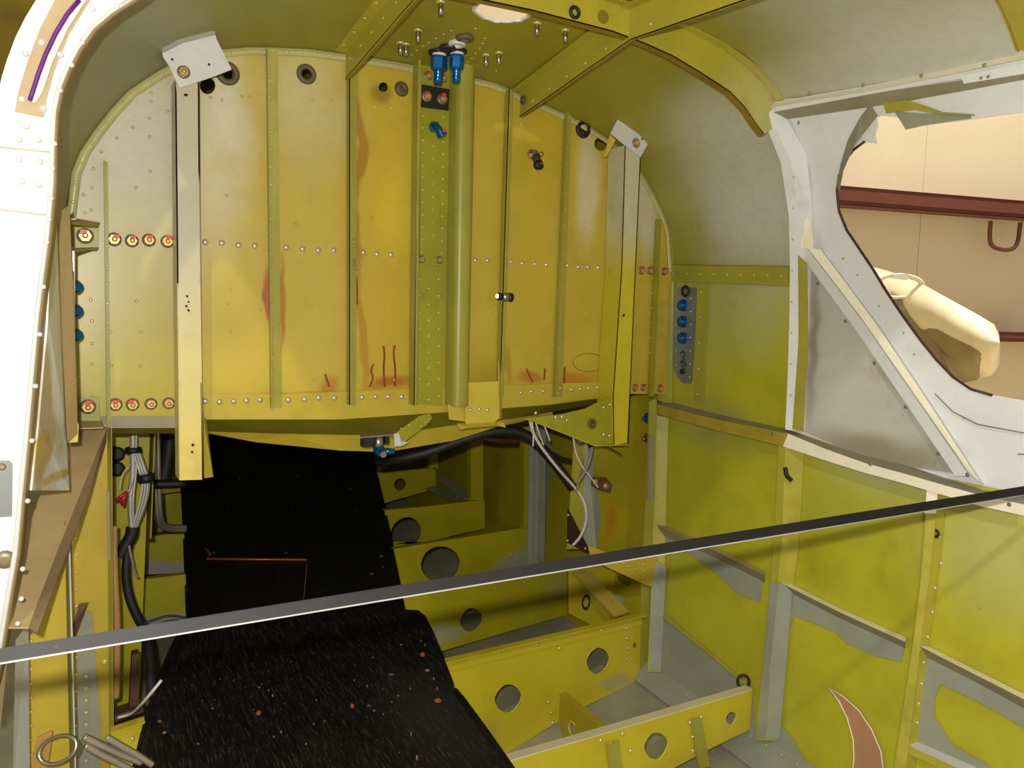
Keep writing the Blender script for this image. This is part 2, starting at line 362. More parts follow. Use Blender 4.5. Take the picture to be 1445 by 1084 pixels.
# cream cowl lying outside the window
cw = thing('engine_cowl', 'cream fibreglass cowl with torn open end, outside the broken window', 'cowl', (0,0,0))
cc = ray(1390,500)*2.6/1.35
def CP(px, py, d): r = ray(px, py); return r*(d/r.length)
rows = []
spine = [((1215,372),(1262,470),3.3), ((1255,383),(1300,505),3.15), ((1300,400),(1345,525),3.0), ((1345,425),(1380,535),2.85), ((1385,447),(1400,530),2.75), ((1403,458),(1410,515),2.72), ((1410,472),(1412,500),2.72)]
for (t_, b_, d) in spine:
    r = []
    for k in range(11):
        u = k/10; bulge = math.sin(u*math.pi)*.16
        r.append(CP(t_[0]+(b_[0]-t_[0])*u, t_[1]+(b_[1]-t_[1])*u, d-bulge))
    rows.append(r)
MB().grid(rows).build('shell', 'cowl', cw)
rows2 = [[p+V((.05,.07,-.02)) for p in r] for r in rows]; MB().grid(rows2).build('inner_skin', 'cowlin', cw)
MB().torus(CP(1268,404,3.0), CP(1268,404,1)*-1, .055, .008, 20, 6, 1.3, .7).build('inlet_ring', 'cowl', cw)
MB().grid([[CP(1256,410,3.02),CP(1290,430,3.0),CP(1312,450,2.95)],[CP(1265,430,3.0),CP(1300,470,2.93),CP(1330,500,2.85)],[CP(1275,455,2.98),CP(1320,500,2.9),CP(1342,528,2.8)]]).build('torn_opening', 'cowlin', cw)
MB().poly([CP(x,y,2.84) for x,y in ((1262,387),(1284,386),(1281,395),(1258,392))], (0,.01,0)).build('flap', 'white', cw)

# ================================================================ SHELL: skins
def loft(ys, f, lo, hi): return [[V((x, y, z)) for x, z in f(y)[lo:hi]] for y in ys]
NS = len(sec(1))
HC, HRX, HRY = (.606, 1.103), .043, .035       # ragged hole in the roof
ceil = MB()
sup = []
for a, b in zip(range(0, NS-1), range(1, NS)):
    pass
def csurf(s, y):
    S = sec(y); i = min(int(s), NS-2); t = s-i
    return V((S[i][0]+(S[i+1][0]-S[i][0])*t, y, S[i][1]+(S[i+1][1]-S[i][1])*t))
fs = [i/2 for i in range(0, (NS-1)*2+1)]
x0h, x1h = .52, .69
def s_of_x(x, y):
    lo, hi = 8.0, 20.0
    for _ in range(30):
        m = (lo+hi)/2
        if csurf(m, y).x < x: lo = m
        else: hi = m
    return lo
ys_f = [.30,.42,.54,.66,.78,.90,1.01]; ys_h = [1.05,1.16]; ys_b = [1.16,1.21,1.27,YB]; ys_c = [1.01,1.05]
slo, shi = 0, len(fs)-1
# roof forward of ring 2 stays open on the left, where the door is
ceil.grid([[csurf(s, y) for s in fs if 5 <= s <= 22.5] for y in ys_f])
ceil.grid([[csurf(s, y) for s in fs] for y in ys_b]); ceil.grid([[csurf(s, y) for s in fs] for y in ys_c])
sa, sb = s_of_x(x0h, 1.105), s_of_x(x1h, 1.105)
ceil.grid([[csurf(s, y) for s in [q for q in fs if q < sa]+[sa]] for y in ys_h])
ceil.grid([[csurf(s, y) for s in [sb]+[q for q in fs if q > sb]] for y in ys_h])
m_ = 30
hole = []
for i in range(m_):
    a = 2*math.pi*i/m_; k = 1+random.uniform(-.05,.05); x = HC[0]+HRX*k*math.cos(a); y = HC[1]+HRY*k*math.sin(a); hole.append(V((x,y,ceil_z(x,y))))
rect = [csurf(sa,1.05),csurf((sa+sb)/2,1.05),csurf(sb,1.05),csurf(sb,1.16),csurf((sa+sb)/2,1.16),csurf(sa,1.16)]
loops = [rect, hole]; o = len(ceil.v); ceil.v += rect+hole
for t in tessellate_polygon(loops): ceil.face((o+t[0],o+t[1],o+t[2]))
ceiling = ceil.build('ceiling', 'ceil', kind='structure', fix=False)
rg = MB(); 
for i in range(m_):
    a = hole[i]; b = hole[(i+1)%m_]; rg.slab([a,b],[a+(a-V((HC[0],HC[1],a.z)))*.10,b+(b-V((HC[0],HC[1],b.z)))*.10],(0,0,-.0025-.002*random.random()))
rg.build('ragged_edge', 'gusset', ceiling, kind='stuff')

# bulkhead (wall_back)
so = sec(YB)
outl = [V((x,YB,z)) for x, z in so]
bot = [(940,556),(890,556),(862,560),(780,571),(700,577),(600,584),(480,592),(290,592),(252,604),(160,604),(104,600)]
outl += [P(*p) for p in bot]
HO = [(432,105,8,9),(541,123,6.5,7),(822,183,8,9),(848,203,9,10),(320,104,9,10),(293,121,11,12)]
holes = [arc(lambda a,b: P(a,b), (h[0],h[1]), h[2], h[3], 16) for h in HO]
wall_back = MB().poly(outl, (0,.0025,0), holes).build('wall_back', 'bulk', kind='structure')

# right wall skins
def wallgrid(y0, y1, ny, zs): return [[V((XS(z), y0+(y1-y0)*i/ny, z)) for z in zs] for i in range(ny+1)]
zs_all = [-.84+i*(.94/24) for i in range(25)]
wr = MB().grid([[V((XS(z), y, z)) for z in zs_all] for y in (1.01,1.1,1.2,YB)])
zlo = [-.84+i*.05 for i in range(12)]
wr.grid([[V((XS(z), y, z)) for z in zlo+[-.245]] for y in (.25,.5,.75,1.01)])
wall_right = wr.build('wall_right', 'skin', kind='structure', fix=False)
# lower panels' outer fold (gray bottom skins) and floor
floor = MB().grid([[V((x, y, FL(x,y))) for x in [-.1,.05,.2,.35,.5,.6,.7,.8,.97,1.14,1.22]] for y in (.3,.7,1.01,1.347,1.7,2.1,2.6,3.5)]).build('floor', 'floor', kind='structure', fix=False)

# tail cone shell beyond the bulkhead
tc = MB().grid([[V((XS(z)-.004*(y-YB), y, z+.03*(y-YB))) for z in zs_all+[.1,.2,.3,.38,.42]] for y in (YB,1.5,1.7,1.9,2.15,2.5,3.0,3.6)])
tail_r = tc.build('wall_tail_right', 'tail', kind='structure', fix=False)
tl = MB().grid([[V((.02+.085*(y-YB), y, z)) for z in (-.9,-.5,-.2,.1,.42)] for y in (YB,1.7,2.2,3.0,3.6)]).build('wall_tail_left', 'tail', kind='structure', fix=False)
MB().grid([[V((x,y,.43)) for x in (-.1,.6,1.25)] for y in (YB+.01,2.4,3.6)]).build('ceiling_tail', 'tail', kind='structure', fix=False)
MB().slab([V((0,3.55,-1)),V((1.3,3.55,-1))],[V((0,3.55,.5)),V((1.3,3.55,.5))],(0,.02,0)).build('wall_tail_end', 'tail', kind='structure')

# ================================================================ BULKHEAD PARTS
# perimeter flange: thin angle following the skin line
pf = MB(); S = [(x,z) for x, z in so]
inn = []
for i, (x, z) in enumerate(S):
    c = V((.6,0,.02)); d = (V((x,0,z))-c).normalized(); inn.append(V((x,YB-.002,z))-V((d.x,0,d.z))*.013)
pf.slab([V((x,YB-.002,z)) for x,z in S], inn, (0,-.0015,0), True)
pf.build('perimeter_flange', 'edgepale', wall_back); pf = MB()
pf.slab([V((x-.002*(1 if x>.6 else -1),YB-.004,z-.002)) for x,z in S], [V((x-.002*(1 if x>.6 else -1),YB-.0055,z-.002)) for x,z in S], (0,0,-.0012), True)
pf.build('flange_edge', 'edgepale', wall_back)
pr = MB()
for i in range(len(S)-1):
    n = max(1, int(math.hypot(S[i+1][0]-S[i][0], S[i+1][1]-S[i][1])/.022))
    for k in range(n):
        t = (k+.5)/n; p = inn[i].lerp(inn[i+1], t)*.5+V((S[i][0]+(S[i+1][0]-S[i][0])*t, YB, S[i][1]+(S[i+1][1]-S[i][1])*t))*.5
        pr.dome(V((p.x,YB-.0035,p.z)), FWD, .0028)
pr.build('perimeter_rivets', 'rivety', wall_back, kind='stuff')

# doubler along the bottom of the bulkhead
MB().poly([P(*p, YB-.003) for p in ((288,556),(400,556),(575,549),(700,545),(850,539),(850,560),(780,570),(700,577),(600,584),(480,592),(288,592))], (0,.002,0)).build('lower_doubler', 'lip', wall_back)
MB().poly([P(*p, YB-.004) for p in ((104,588),(150,588),(250,588),(250,603),(104,603))], (0,.002,0)).build('lower_doubler', 'graydirt', wall_back)
# folded lower lip: face sloping back under, its shade painted olive, and bright lower strip
lipt = [(288,592),(400,592),(480,592),(600,584),(700,577),(780,571),(862,560)]
lipb = [(288,609),(400,612),(500,614),(560,612),(640,600),(730,590),(862,566)]
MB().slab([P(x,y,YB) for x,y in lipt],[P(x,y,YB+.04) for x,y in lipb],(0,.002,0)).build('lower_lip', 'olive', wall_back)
l2t = [(270,606),(400,612),(500,613),(560,611),(640,599),(730,588),(780,575)]
l2b = [(270,608),(360,624),(480,636),(545,638),(640,622),(700,603),(780,586)]
MB().slab([P(x,y,YB+.045) for x,y in l2t],[P(x,y,YB+.06) for x,y in l2b],(0,.003,0)).build('curved_lower_strip', 'lip', wall_back)
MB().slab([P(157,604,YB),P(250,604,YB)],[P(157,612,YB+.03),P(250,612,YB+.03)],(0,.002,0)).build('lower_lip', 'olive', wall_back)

# stiffeners (name, left px top/bottom, right px top/bottom, web height, material)
def stiffener(tl_, bl_, tr_, br_, h, m, side='L', label=None, base=YB-.0035):
    b = MB()
    b.slab([P(*tl_, base), P(*bl_, base)], [P(*tr_, base), P(*br_, base)], (0,-.0015,0))
    e0, e1 = (tl_, bl_) if side == 'L' else (tr_, br_)
    A, B = P(*e0, base), P(*e1, base)
    b.slab([A, B], [A+V((0,-h,0)), B+V((0,-h,0))], (.0018 if side == 'L' else -.0018, 0, 0))
    if h > .012: b.slab([A+V((0,-h,0)), B+V((0,-h,0))], [A+V((0.006,-h,0)), B+V((.006,-h,0))], (0,.0015,0))
    return b.build('stiffener', m, wall_back, label=label)
stiffener((146,228),(150,600),(152,228),(156,600),.012,'olive2')
s2 = stiffener((375,70),(381,575),(391,70),(397,575),.012,'stiff')
s3 = stiffener((489,92),(489,570),(503,92),(502,572),.014,'stiff')
s6 = stiffener((713,128),(700,560),(724,132),(710,560),.014,'stiff')
s7 = stiffener((797,150),(780,560),(806,152),(793,560),.012,'stiff')
stiffener((925,310),(914,560),(933,310),(922,560),.012,'olive2')
stiffener((583,80),(577,570),(596,82),(590,572),.022,'stiff')
rv = MB()
def rivcol(mb, a, b, n, r=.0027, base=YB-.005, skip=()):
    for i in range(n):
        if i in skip: continue
        t = i/(n-1) if n > 1 else 0; mb.dome(P(a[0]+(b[0]-a[0])*t, a[1]+(b[1]-a[1])*t, base), FWD, r)
rivcol(rv, (381,88),(384,530),19,.0030); rivcol(rv, (494,112),(493,540),20,.0026)
rivcol(rv, (716,160),(704,530),18,.0022); rivcol(rv, (803,165),(787,535),18,.0018)
rivcol(rv, (150,240),(153,590),14,.0022); rivcol(rv, (923,330),(916,540),11,.0018)
for x,y in ((383,559),(384,570),(491,556),(491,566),(791,548),(786,555)): rv.dome(P(x,y,YB-.005), FWD, .0038)
# scattered web rivets
for x,y in ((213,131),(213,143),(236,157),(187,180),(165,195),(143,214),(211,193),(211,167),(132,238),(212,242),(192,265),(320,276),(322,428),(325,467),(341,136),(352,137),(281,140),(297,138),(313,141),(468,142),(441,142),(438,285),(440,432),(193,425),(156,468),(199,468),(157,516),(198,517),(128,423),(130,453),(130,485),(130,514),(129,296),(530,150),(552,152),(574,158),(547,296),(541,434),(556,536),(443,537),(468,82),(130,560),(130,265),(158,565),(745,280),(825,322),(745,440),(825,441),(747,500),(760,340),(735,175),(742,184),(768,185),(663,436),(690,440),(906,240),(915,262),(925,290),(120,300),(118,275),(111,470),(111,500),(111,530),(112,560)):
    rv.dome(P(x,y,YB-.0005), FWD, .0026)
rv.build('web_rivets', 'rivety', wall_back, kind='stuff')
# bright round-head rivets: two rows, each a piece
tmpl = MB(); tmpl.lathe((0,0,0), FWD, [(.0058,0),(.0054,.0022),(.0032,.0044),(.001,.005)], 12)
_t = tmpl.build('rivet', 'rivet', wall_back); rmesh = _t.data; rm_first = [_t]
def rivet_at(p, s=1.0, off=.0):
    if rm_first:
        o = rm_first.pop(); o.location = p-WL[wall_back.name]; WL[o.name] = p
    else: o = place(rmesh, 'rivet', p, wall_back)
    o.scale = (s,s,s)
for x,y in ((290,347),(313,348),(337,351),(360,352),(382,353),(404,354),(427,356),(449,358),(471,358),(492,359),(513,361),(532,363),(552,364),(671,371),(688,371),(721,373),(737,375),(755,376),(771,377),(801,378),(816,380),(830,380),(844,381)):
    rivet_at(P(x,y,YB-.001), .98 if x < 600 else .85)
for x,y in ((290,571),(310,572),(330,571),(348,570),(367,569),(407,569),(430,568),(450,566),(472,566),(511,565),(530,564),(548,564),(567,564),(672,560),(735,557),(750,556),(767,555),(807,553),(819,552),(831,551),(843,550)):
    rivet_at(P(x,y,YB-.0045), .92 if x < 600 else .75)

# centre backing plates and rounded channel
cpl = thing('centre_spine', 'riveted green centre spine with rounded channel down the yellow bulkhead', 'spine', P(612,572,YB))
def flat(pts, y, t=.002, m='stiff', parent=None, name='plate', holes=(), label=None):
    return MB().poly([P(*p, y) for p in pts], (0,t,0), [arc(lambda a,b: P(a,b,y),(h[0],h[1]),h[2],h[3],16) for h in holes]).build(name, m, parent, label=label)
flat(((594,84),(636,92),(630,376),(592,374)), YB-.0085, .003, 'olive2', cpl, 'upper_plate')
flat(((592,376),(628,378),(624,573),(589,570)), YB-.006, .003, 'olive2', cpl, 'lower_plate')
bk = flat(((596,119),(634,126),(633,156),(595,151)), YB-.0115, .003, 'black', cpl, 'black_block')
ch = MB(); prof = [(0,0),(0,-.026),(.003,-.034),(.010,-.038),(.022,-.038),(.030,-.034),(.034,-.026),(.034,0)]
rows = []
for (px, py) in ((634,94),(628,571)):
    b = P(px,py,YB-.008); r = P(px+27 if py < 300 else px+24, py, YB-.008); sx = (r.x-b.x)/.034
    rows.append([b+V((u*sx,v,0)) for u, v in prof])
ch.grid(rows, True); ch.build('rounded_channel', 'stiff', cpl)
cr = MB()
for i in range(12): cr.dome(P(597-.1*i,163+i*17.5,YB-.010),FWD,.0024); cr.dome(P(626-.2*i,165+i*17.5,YB-.010),FWD,.0026)
for i in range(8): cr.dome(P(611-.1*i,206+i*18,YB-.010),FWD,.0020)
for i in range(8): cr.dome(P(605,407+i*22.5,YB-.008),FWD,.0028); cr.dome(P(619,394+i*23.5,YB-.008),FWD,.0028); cr.dome(P(592,394+i*23.5,YB-.008),FWD,.002)
cr.build('spine_rivets', 'rivety', cpl, kind='stuff')
# bolts -----------------------------------------------------------
bw = MB().lathe((0,0,0), FWD, [(.0115,0),(.0115,.002),(.006,.002)], 18); bh = MB().lathe((0,0,0), FWD, [(.0085,.002),(.0085,.008),(.0045,.008)], 6)
bs = MB().lathe((0,0,0), FWD, [(.0042,.008),(.0042,.0125),(.002,.0135)], 10)
rd = MB().slab([V((-.006,-.0085,.002)),V((.003,-.0085,.003))],[V((-.004,-.0085,.0095)),V((.005,-.0085,.0085))],(0,-.0014,0))
bproto = None
def bolt(p, par, s=1.0, red=True, rot=0.0, dark=False):
    global bproto
    if bproto is None:
        w_ = bw.build('x','boltdark'); h_ = bh.build('x','bolt'); s_ = bs.build('x','bolt'); r_ = rd.build('x','redpaint')
        bproto = [(o.data, o.location.copy()) for o in (w_,h_,s_,r_)]
        for o in (w_,h_,s_,r_): bpy.data.objects.remove(o)

    b = place(bproto[1][0], 'hex_bolt', p+bproto[1][1]*s, par); b.scale = (s,)*3; b.rotation_euler = (0,0,0); off0 = p+bproto[1][1]*s
    for k, nm in ((0,'washer'),(2,'shank'),(3,'torque_paint')):
        if nm == 'torque_paint' and not red: continue
        c = bpy.data.objects.new(nm, bproto[k][0]); C.objects.link(c); c.parent = b
        c.location = bproto[k][1]-bproto[1][1]
        if nm == 'torque_paint': c.location += V((random.uniform(-.002,.004),0,random.uniform(-.003,.002)))
    return b
class _D(dict): pass
_w = _D(WL); WL = _w
for x,y,s in ((161,338,.9),(186,340,.85),(210,339,.85),(236,341,.85),(163,571,.85),(187,571,.85),(213,570,.8),(238,569,.8)): bolt(P(x,y,YB-.001), wall_back, s, y < 400 or x < 200)
for x,y,s in ((905,382,.75),(917,382,.75),(896,547,.7),(908,547,.7)): bolt(P(x,y,YB-.001), wall_back, s)
for x,y,s in ((604,107,.7),(625,111,.7)): bolt(P(x,y,YB-.0085), cpl, s)
for x,y,s in ((602,136,.85),(624,140,.85)): bolt(P(x,y,YB-.0115), cpl, s)
for x,y in ((595,366),(620,367)): bolt(P(x,y,YB-.0085), cpl, .6, False)

# red-brown runs on the bulkhead
st = MB()
for pts in ([(541,488),(543,500),(541,520),(543,546)],[(557,487),(555,500),(558,520),(557,545)],[(527,514),(523,524),(527,532),(522,546)],[(517,547),(545,548),(565,546)],[(459,528),(461,536),(465,546)],[(743,520),(747,530),(752,540)],[(769,520),(768,536)],[(712,430),(708,540)],[(797,518),(795,560)],[(503,390),(504,430)]):
    q = smooth([P(x,y,YB-.001) for x,y in pts],1); st.slab([p-V((.0018,0,0)) for p in q],[p+V((.0018,0,0)) for p in q],(0,-.0006,0))
q = [P(x,y,YB-.001) for x,y in dens([(830+22*math.cos(a/8*math.pi), 512+13*math.sin(a/8*math.pi)) for a in range(17)],40)]
st.slab(q,[p+V((.001,0,.001)) for p in q],(0,-.0005,0))
st.build('fluid_runs', 'stain', wall_back, kind='stuff')

def ink(txt, px, py, size, y, par, rot=math.pi/2):
    cu = bpy.data.curves.new('ink_stamp','FONT'); cu.body = txt; cu.size = size; cu.extrude = .0002; cu.align_x = 'CENTER'
    o = bpy.data.objects.new('ink_stamp', cu); C.objects.link(o); cu.materials.append(M['marker'] if False else M['ink']); o.parent = par
    o.rotation_euler = (math.pi/2, rot, 0); o.location = P(px,py,y)-WL[par.name]
M['ink'] = mat('faded_green_ink', (112,112,40), .6)
ink('0 11', 497, 343, .011, YB-.0056, wall_back); ink('380 I', 497, 372, .011, YB-.0056, wall_back)
# grommets and plugs -----------------------------------------------
def grommet(px, py, R, m, label, y=YB, parent=None, r_in=.45, n=FWD, p=None):
    p = P(px,py,y) if p is None else p
    b = MB().torus(p+V(n)*.002, n, R*(1+r_in)/2, R*(1-r_in)/2, 24, 8)
    return tag(b.build('grommet', m, parent), label, 'grommet')
grommet(432,105,.0165,'rubber','grey-brown rubber grommet high on the bulkhead, second panel from the left post')
grommet(321,104,.0185,'rubber','dark grommet half hidden by the left white gusset plate')
grommet(822,183,.0175,'black','black rubber grommet beside the right white gusset plate')
g = grommet(566,126,.013,'rubber','brown grommet with a plugged centre beside the open hole left of the spine', r_in=.1)
# clamp, valve
t = thing('cable_clamp', 'small chrome cushion clamp on the stiffener right of the centre channel', 'clamp', P(712,419,1.32))
MB().tube([P(702,418,1.335),P(702,418,1.315)],.004,8).build('stud','steel',t)
MB().tube([P(703,418,1.315),P(708,419,1.315)],.007,12).build('rubber_sleeve','black',t); MB().tube([P(708,419,1.315),P(717,419,1.315)],.0085,14).build('chrome_band','steel',t); MB().tube([P(717,419,1.315),P(722,420,1.315)],.0085,14).build('rubber_sleeve','black',t)
t = thing('drain_valve', 'silver and black valve fitting on the bulkhead below the right grommet', 'valve', P(756,225,1.33))
MB().lathe(P(750,218,YB-.002),FWD,[(.010,0),(.010,.006),(.007,.006),(.007,.016)],6).build('nut','steel',t); MB().tube([P(756,222,1.33),P(762,235,1.31)],.008,10).build('body','rubber',t)
MB().lathe(P(758,233,1.316),FWD,[(.009,0),(.009,.008),(.004,.010)],10).build('cap','black',t); MB().tube([P(760,220,1.325),P(766,216,1.318)],.004,8).build('stem','steel',t)
def hexnut(p, n, r, h, par, m='blue', nm='hex_nut'): return MB().lathe(p, n, [(r*.9,0),(r,h*.15),(r,h*.85),(r*.85,h)], 6).build(nm, m, par)
t = thing('elbow_fitting', 'blue elbow hose fitting with red mark on the centre spine', 'fitting', P(617,183,1.33))
hexnut(P(611,180,YB-.009), FWD, .010, .012, t); MB().tube(smooth([P(612,178,1.325),P(617,180,1.312),P(625,193,1.308)]),.0075,12).build('elbow_tube','blue',t)
MB().tube([P(622,188,1.308),P(624,192,1.308)],.0092,12).build('collar','blue',t); MB().slab([P(624,181,1.302),P(629,183,1.302)],[P(624,187,1.302),P(629,187,1.302)],(0,-.002,0)).build('red_mark','redpaint',t)

# ================================================================ UPRIGHT POSTS
def post(label, fl, fr, m, depth, bolt_holes, gus, gm, bolt_at, extra):
    """channel standing off the bulkhead: front face between fl and fr px polylines on y=1.29"""
    y = 1.29; t = thing('upright_post', label, 'post', P(*fl[-1], y))
    A = [P(*p, y) for p in fl]; B = [P(*p, y) for p in fr]
    b = MB(); b.slab(A, B, (0,.002,0)); b.slab(A, [p+V((0,depth,0)) for p in A], (.002,0,0)); b.slab(B, [p+V((0,depth,0)) for p in B], (-.002,0,0))
    b.build('channel', m, t)
    g = MB(); y2 = 1.285; g.poly([P(*p, y2) for p in gus], (0,.003,0)); g.build('gusset_plate', gm, t)
    h = MB()
    for x,yy,r in bolt_holes: h.cyl(P(x,yy,y2-.0002), FWD, r, .0006, 12)
    h.build('drilled_holes', 'darkhole', t, kind='stuff')
    if bolt_at: bolt(P(*bolt_at, y2), t, .8, False)
    for nm, mm, px in extra: MB().slab([P(*q) for q in px[0]],[P(*q) for q in px[1]],(0,.002,0)).build(nm, mm, t)
    return t
gl = [(228,68),(240,60),(255,54),(270,50),(286,46),(302,42),(306,56),(317,78),(327,98),(312,104),(290,112),(254,124),(247,112),(238,92),(230,80)]
post('pale channel post on the left of the bulkhead, hanging lowest, with riveted white gusset', [(247,112),(250,400),(253,678)], [(281,112),(283,400),(287,677)], 'postL', .045,
     [(243,84,.0018),(295,91,.0018),(261,134,.0016),(263,134,.002),(264,418,.0018),(266,426,.0014),(263,432,.0018),(266,438,.0018),(272,628,.0022),(271,638,.0018)], gl, 'gusset', (259,102),
     [('foot_flange','yellowpost',(((287,590,1.30),(288,675,1.30)),((291,590,1.335),(301,673,1.32)))), ('gusset_flange','gusset',(((228,66,1.285),(255,52,1.285),(302,40,1.285)),((230,74,1.27),(257,60,1.27),(304,48,1.27))))])
gr_ = [(862,188),(871,170),(882,153),(896,157),(910,170),(922,188),(914,204),(904,222),(886,208)]
post('yellow channel post on the right of the bulkhead with white upper end and gusset', [(882,205),(877,380),(865,560),(866,628)], [(904,222),(897,380),(889,560),(886,625)], 'postR', .055,
     [(906,196,.0018),(898,208,.0014),(880,445,.003)], gr_, 'gusset', (897,202), [('bent_tab','yellowpost',(((861,190,1.30),(852,222,1.30)),((869,198,1.295),(856,221,1.295)))), ('gusset_flange','gusset',(((882,153,1.285),(908,168,1.285),(924,188,1.285)),((886,150,1.31),(912,165,1.31),(927,186,1.31))))])
gp = MB()
for x,y in ((238,64),(256,58),(275,52),(294,47)): gp.dome(P(x,y,1.266),FWD,.0022)

# right lower bracket with grommet
t = thing('corner_bracket', 'large yellow gusset bracket at the foot of the right post', 'bracket', P(835,612,1.30))
flat(((735,591),(790,585),(825,577),(858,561),(867,561),(869,626),(840,629),(800,613),(757,596)), 1.296, .002, 'olive2', t, 'gusset_web', ((835,598,4,4.5),))
MB().slab([P(757,597,1.296),P(800,614,1.296),P(840,630,1.296),P(886,628,1.288)],[P(757,597,1.325),P(800,614,1.325),P(840,630,1.325),P(886,628,1.32)],(0,0,.0015)).build('lower_flange','yellowpost',t)
b = MB()
for x,y in ((852,575),(861,571),(852,613),(860,615),(784,589),(793,588),(800,593),(756,583)): b.dome(P(x,y,1.294),FWD,.0036)
b.build('bracket_rivets','rivet',t,kind='stuff')
grommet(835,598,.0105,'rubber','small grommet in the gusset bracket at the foot of the right post', y=1.294)

# centre lower bracket
t = thing('channel_foot', 'pale yellow flared foot bracket under the centre channel of the bulkhead', 'bracket', P(680,600,1.31))
flat(((632,571),(655,570),(660,596),(634,592)), 1.318, .002, 'yellowpost', t, 'left_leg')
flat(((657,540),(703,538),(704,590),(698,596),(657,598)), 1.31, .002, 'yellowpost', t, 'face_plate')
MB().slab([P(645,598,1.305),P(660,598,1.31),(P(698,596,1.31)),P(712,597,1.305)],[P(650,606,1.295),P(662,604,1.295),P(700,601,1.295),P(714,604,1.295)],(0,.0015,.0005)).build('flared_lip','yellowpost',t)
MB().slab([P(703,510,1.31),P(704,592,1.31)],[P(706,510,1.335),P(708,590,1.335)],(.0015,0,0)).build('side_flange','yellowpost',t)
for x,y in ((664,582),(677,581),(688,582)): place(rmesh,'rivet',P(x,y,1.309),t).scale=(.75,)*3
b = MB()
for i in range(9): b.dome(P(698,445+i*15,1.33),FWD,.0018)

# angled bracket, tee fitting
t = thing('angled_bracket', 'olive angled bracket riveted under the bulkhead beside the blue tee', 'bracket', P(585,605,1.33))
flat(((552,616),(592,587),(607,584),(610,590),(602,600),(570,624),(558,622)), 1.325, .002, 'olive2', t, 'arm')
MB().slab([P(555,612,1.322),P(562,611,1.322),P(566,622,1.322)],[P(556,630,1.315),P(566,629,1.315),P(576,624,1.315)],(0,-.003,0)).build('pale_foot','gusset',t)
b = MB()
for x,y in ((566,605),(577,600),(588,593),(598,587),(605,592),(594,601),(600,596)): b.dome(P(x,y,1.323),FWD,.0018)
b.build('arm_rivets','rivet',t,kind='stuff')
t = thing('tee_fitting', 'blue tee hose fitting on a silver block below the bulkhead lip', 'fitting', P(535,640,1.33))
MB().slab([P(508,616,1.33),P(522,615,1.33)],[P(508,629,1.33),P(522,628,1.33)],(0,-.02,0)).build('black_block','black',t)
MB().slab([P(508,613,1.33),P(555,610,1.33)],[P(508,617,1.31),P(555,613,1.31)],(0,0,-.002)).build('mount_plate','alum',t)
MB().tube([P(534,614,1.32),P(534,636,1.32)],.0095,10).build('silver_body','steel',t); hexnut(P(533,634,1.32), V((.2,-1,-.3)), .010, .012, t)
MB().tube([P(537,637,1.31),P(557,637,1.30)],[.0065,.0055],12).build('side_branch','blue',t); MB().torus(P(547,637,1.305),(1,0,0),.006,.0012,12,5).build('thread_ring','blue',t); MB().tube([P(541,638,1.306),P(541,642,1.295)],.0055,12).build('front_stub','steel',t)
MB().slab([P(540,614,1.325),P(546,614,1.325)],[P(540,626,1.325),P(546,625,1.325)],(0,-.012,0)).build('black_block','black',t)

# ================================================================ RING 2 (roof arch) and ribs
Y2 = 1.01
S2 = sec(Y2)
ring = thing('arch_frame', 'yellow arch frame under the roof skin ahead of the bulkhead', 'frame', (.6, Y2, .42))
innp = [(560,-30),(640,-8),(750,15),(865,45),(910,62),(950,80),(990,104),(1030,130),(1052,153),(1066,174),(1078,190)]
IN = [P(x,y,Y2) for x,y in innp]
def outer_of(p):
    c = V((.6,Y2,0)); best = None
    d = (p-c); 
    for k in range(1, 400):
        q = c+d*(1+k*.0015)
        if q.x <= .6: zz = ceil_z(q.x, Y2)
        else: zz = ceil_z(q.x, Y2)
        if q.z >= zz or q.x > S2[-1][0]-.001: return q
    return q
OUT = [outer_of(p) for p in IN]
MB().slab(IN, OUT, (0,.0025,0)).build('arch_web', 'ring', ring)
MB().slab(IN, [p+V((0,.014,.0)) for p in IN], (0,0,.002)).build('arch_flange', 'brownedge', ring)
b = MB()
b.slab([p+V((0,-.002,0)) for p in OUT],[p+V((0,-.018,-.001)) for p in OUT],(0,0,-.0015)); b.build('skin_flange','ring',ring)
grommet(810,18,.010,'black','black grommet in the arch frame overhead, left of the round hole', p=P(810,18,Y2-.001))
MB().cyl(P(851,24,Y2-.0008), FWD, .010, .0008, 18).build('lightening_hole', 'olive', ring)
# left half of the arch continuing to the white door frame
def rib(label, xb, y0, y1, h, m, fl=.008, side=-1):
    t = thing('roof_rib', label, 'rib', (xb, (y0+y1)/2, ceil_z(xb, 1.1)-h)); n = 8
    ys = [y0+(y1-y0)*i/n for i in range(n+1)]
    hs = [h]*(n+1)
    top = [V((xb+.02*(Y2-y)*0, y, ceil_z(xb,y)-.001)) for y in ys]; bt = [p+V((0,0,-q)) for p, q in zip(top, hs)]
    bt[0] = top[0]+V((0,0,-h*1.0))
    MB().slab(top, bt, (.002,0,0)).build('rib_web', m, t)
    MB().slab(bt, [p+V((fl,0,.001)) for p in bt], (0,0,.002)).build('lower_flange', 'brownedge', t)
    MB().slab(top, [p+V((-.018,0,0)) for p in top], (0,0,-.0015)).build('skin_flange', m, t)
    return t
xa = P(487,105,YB-.01).x
ra = rib('olive roof rib left of the blue fittings, running forward from the bulkhead', xa, YB-.012, .80, .045, 'ring')
xb_ = P(733,150,YB-.01).x
r2 = rib('yellow roof rib crossing under the arch frame right of the roof hole', xb_, YB-.012, .45, .048, 'ring')
b = MB()
for i in range(8): b.dome(V((xa-.012, YB-.04-i*.05, ceil_z(xa,YB-.04-i*.05)-.003)), (0,0,-1), .003); b.dome(V((xa-.001, YB-.04-i*.05, ceil_z(xa,YB-.04-i*.05)-.022)), LFT, .0025)
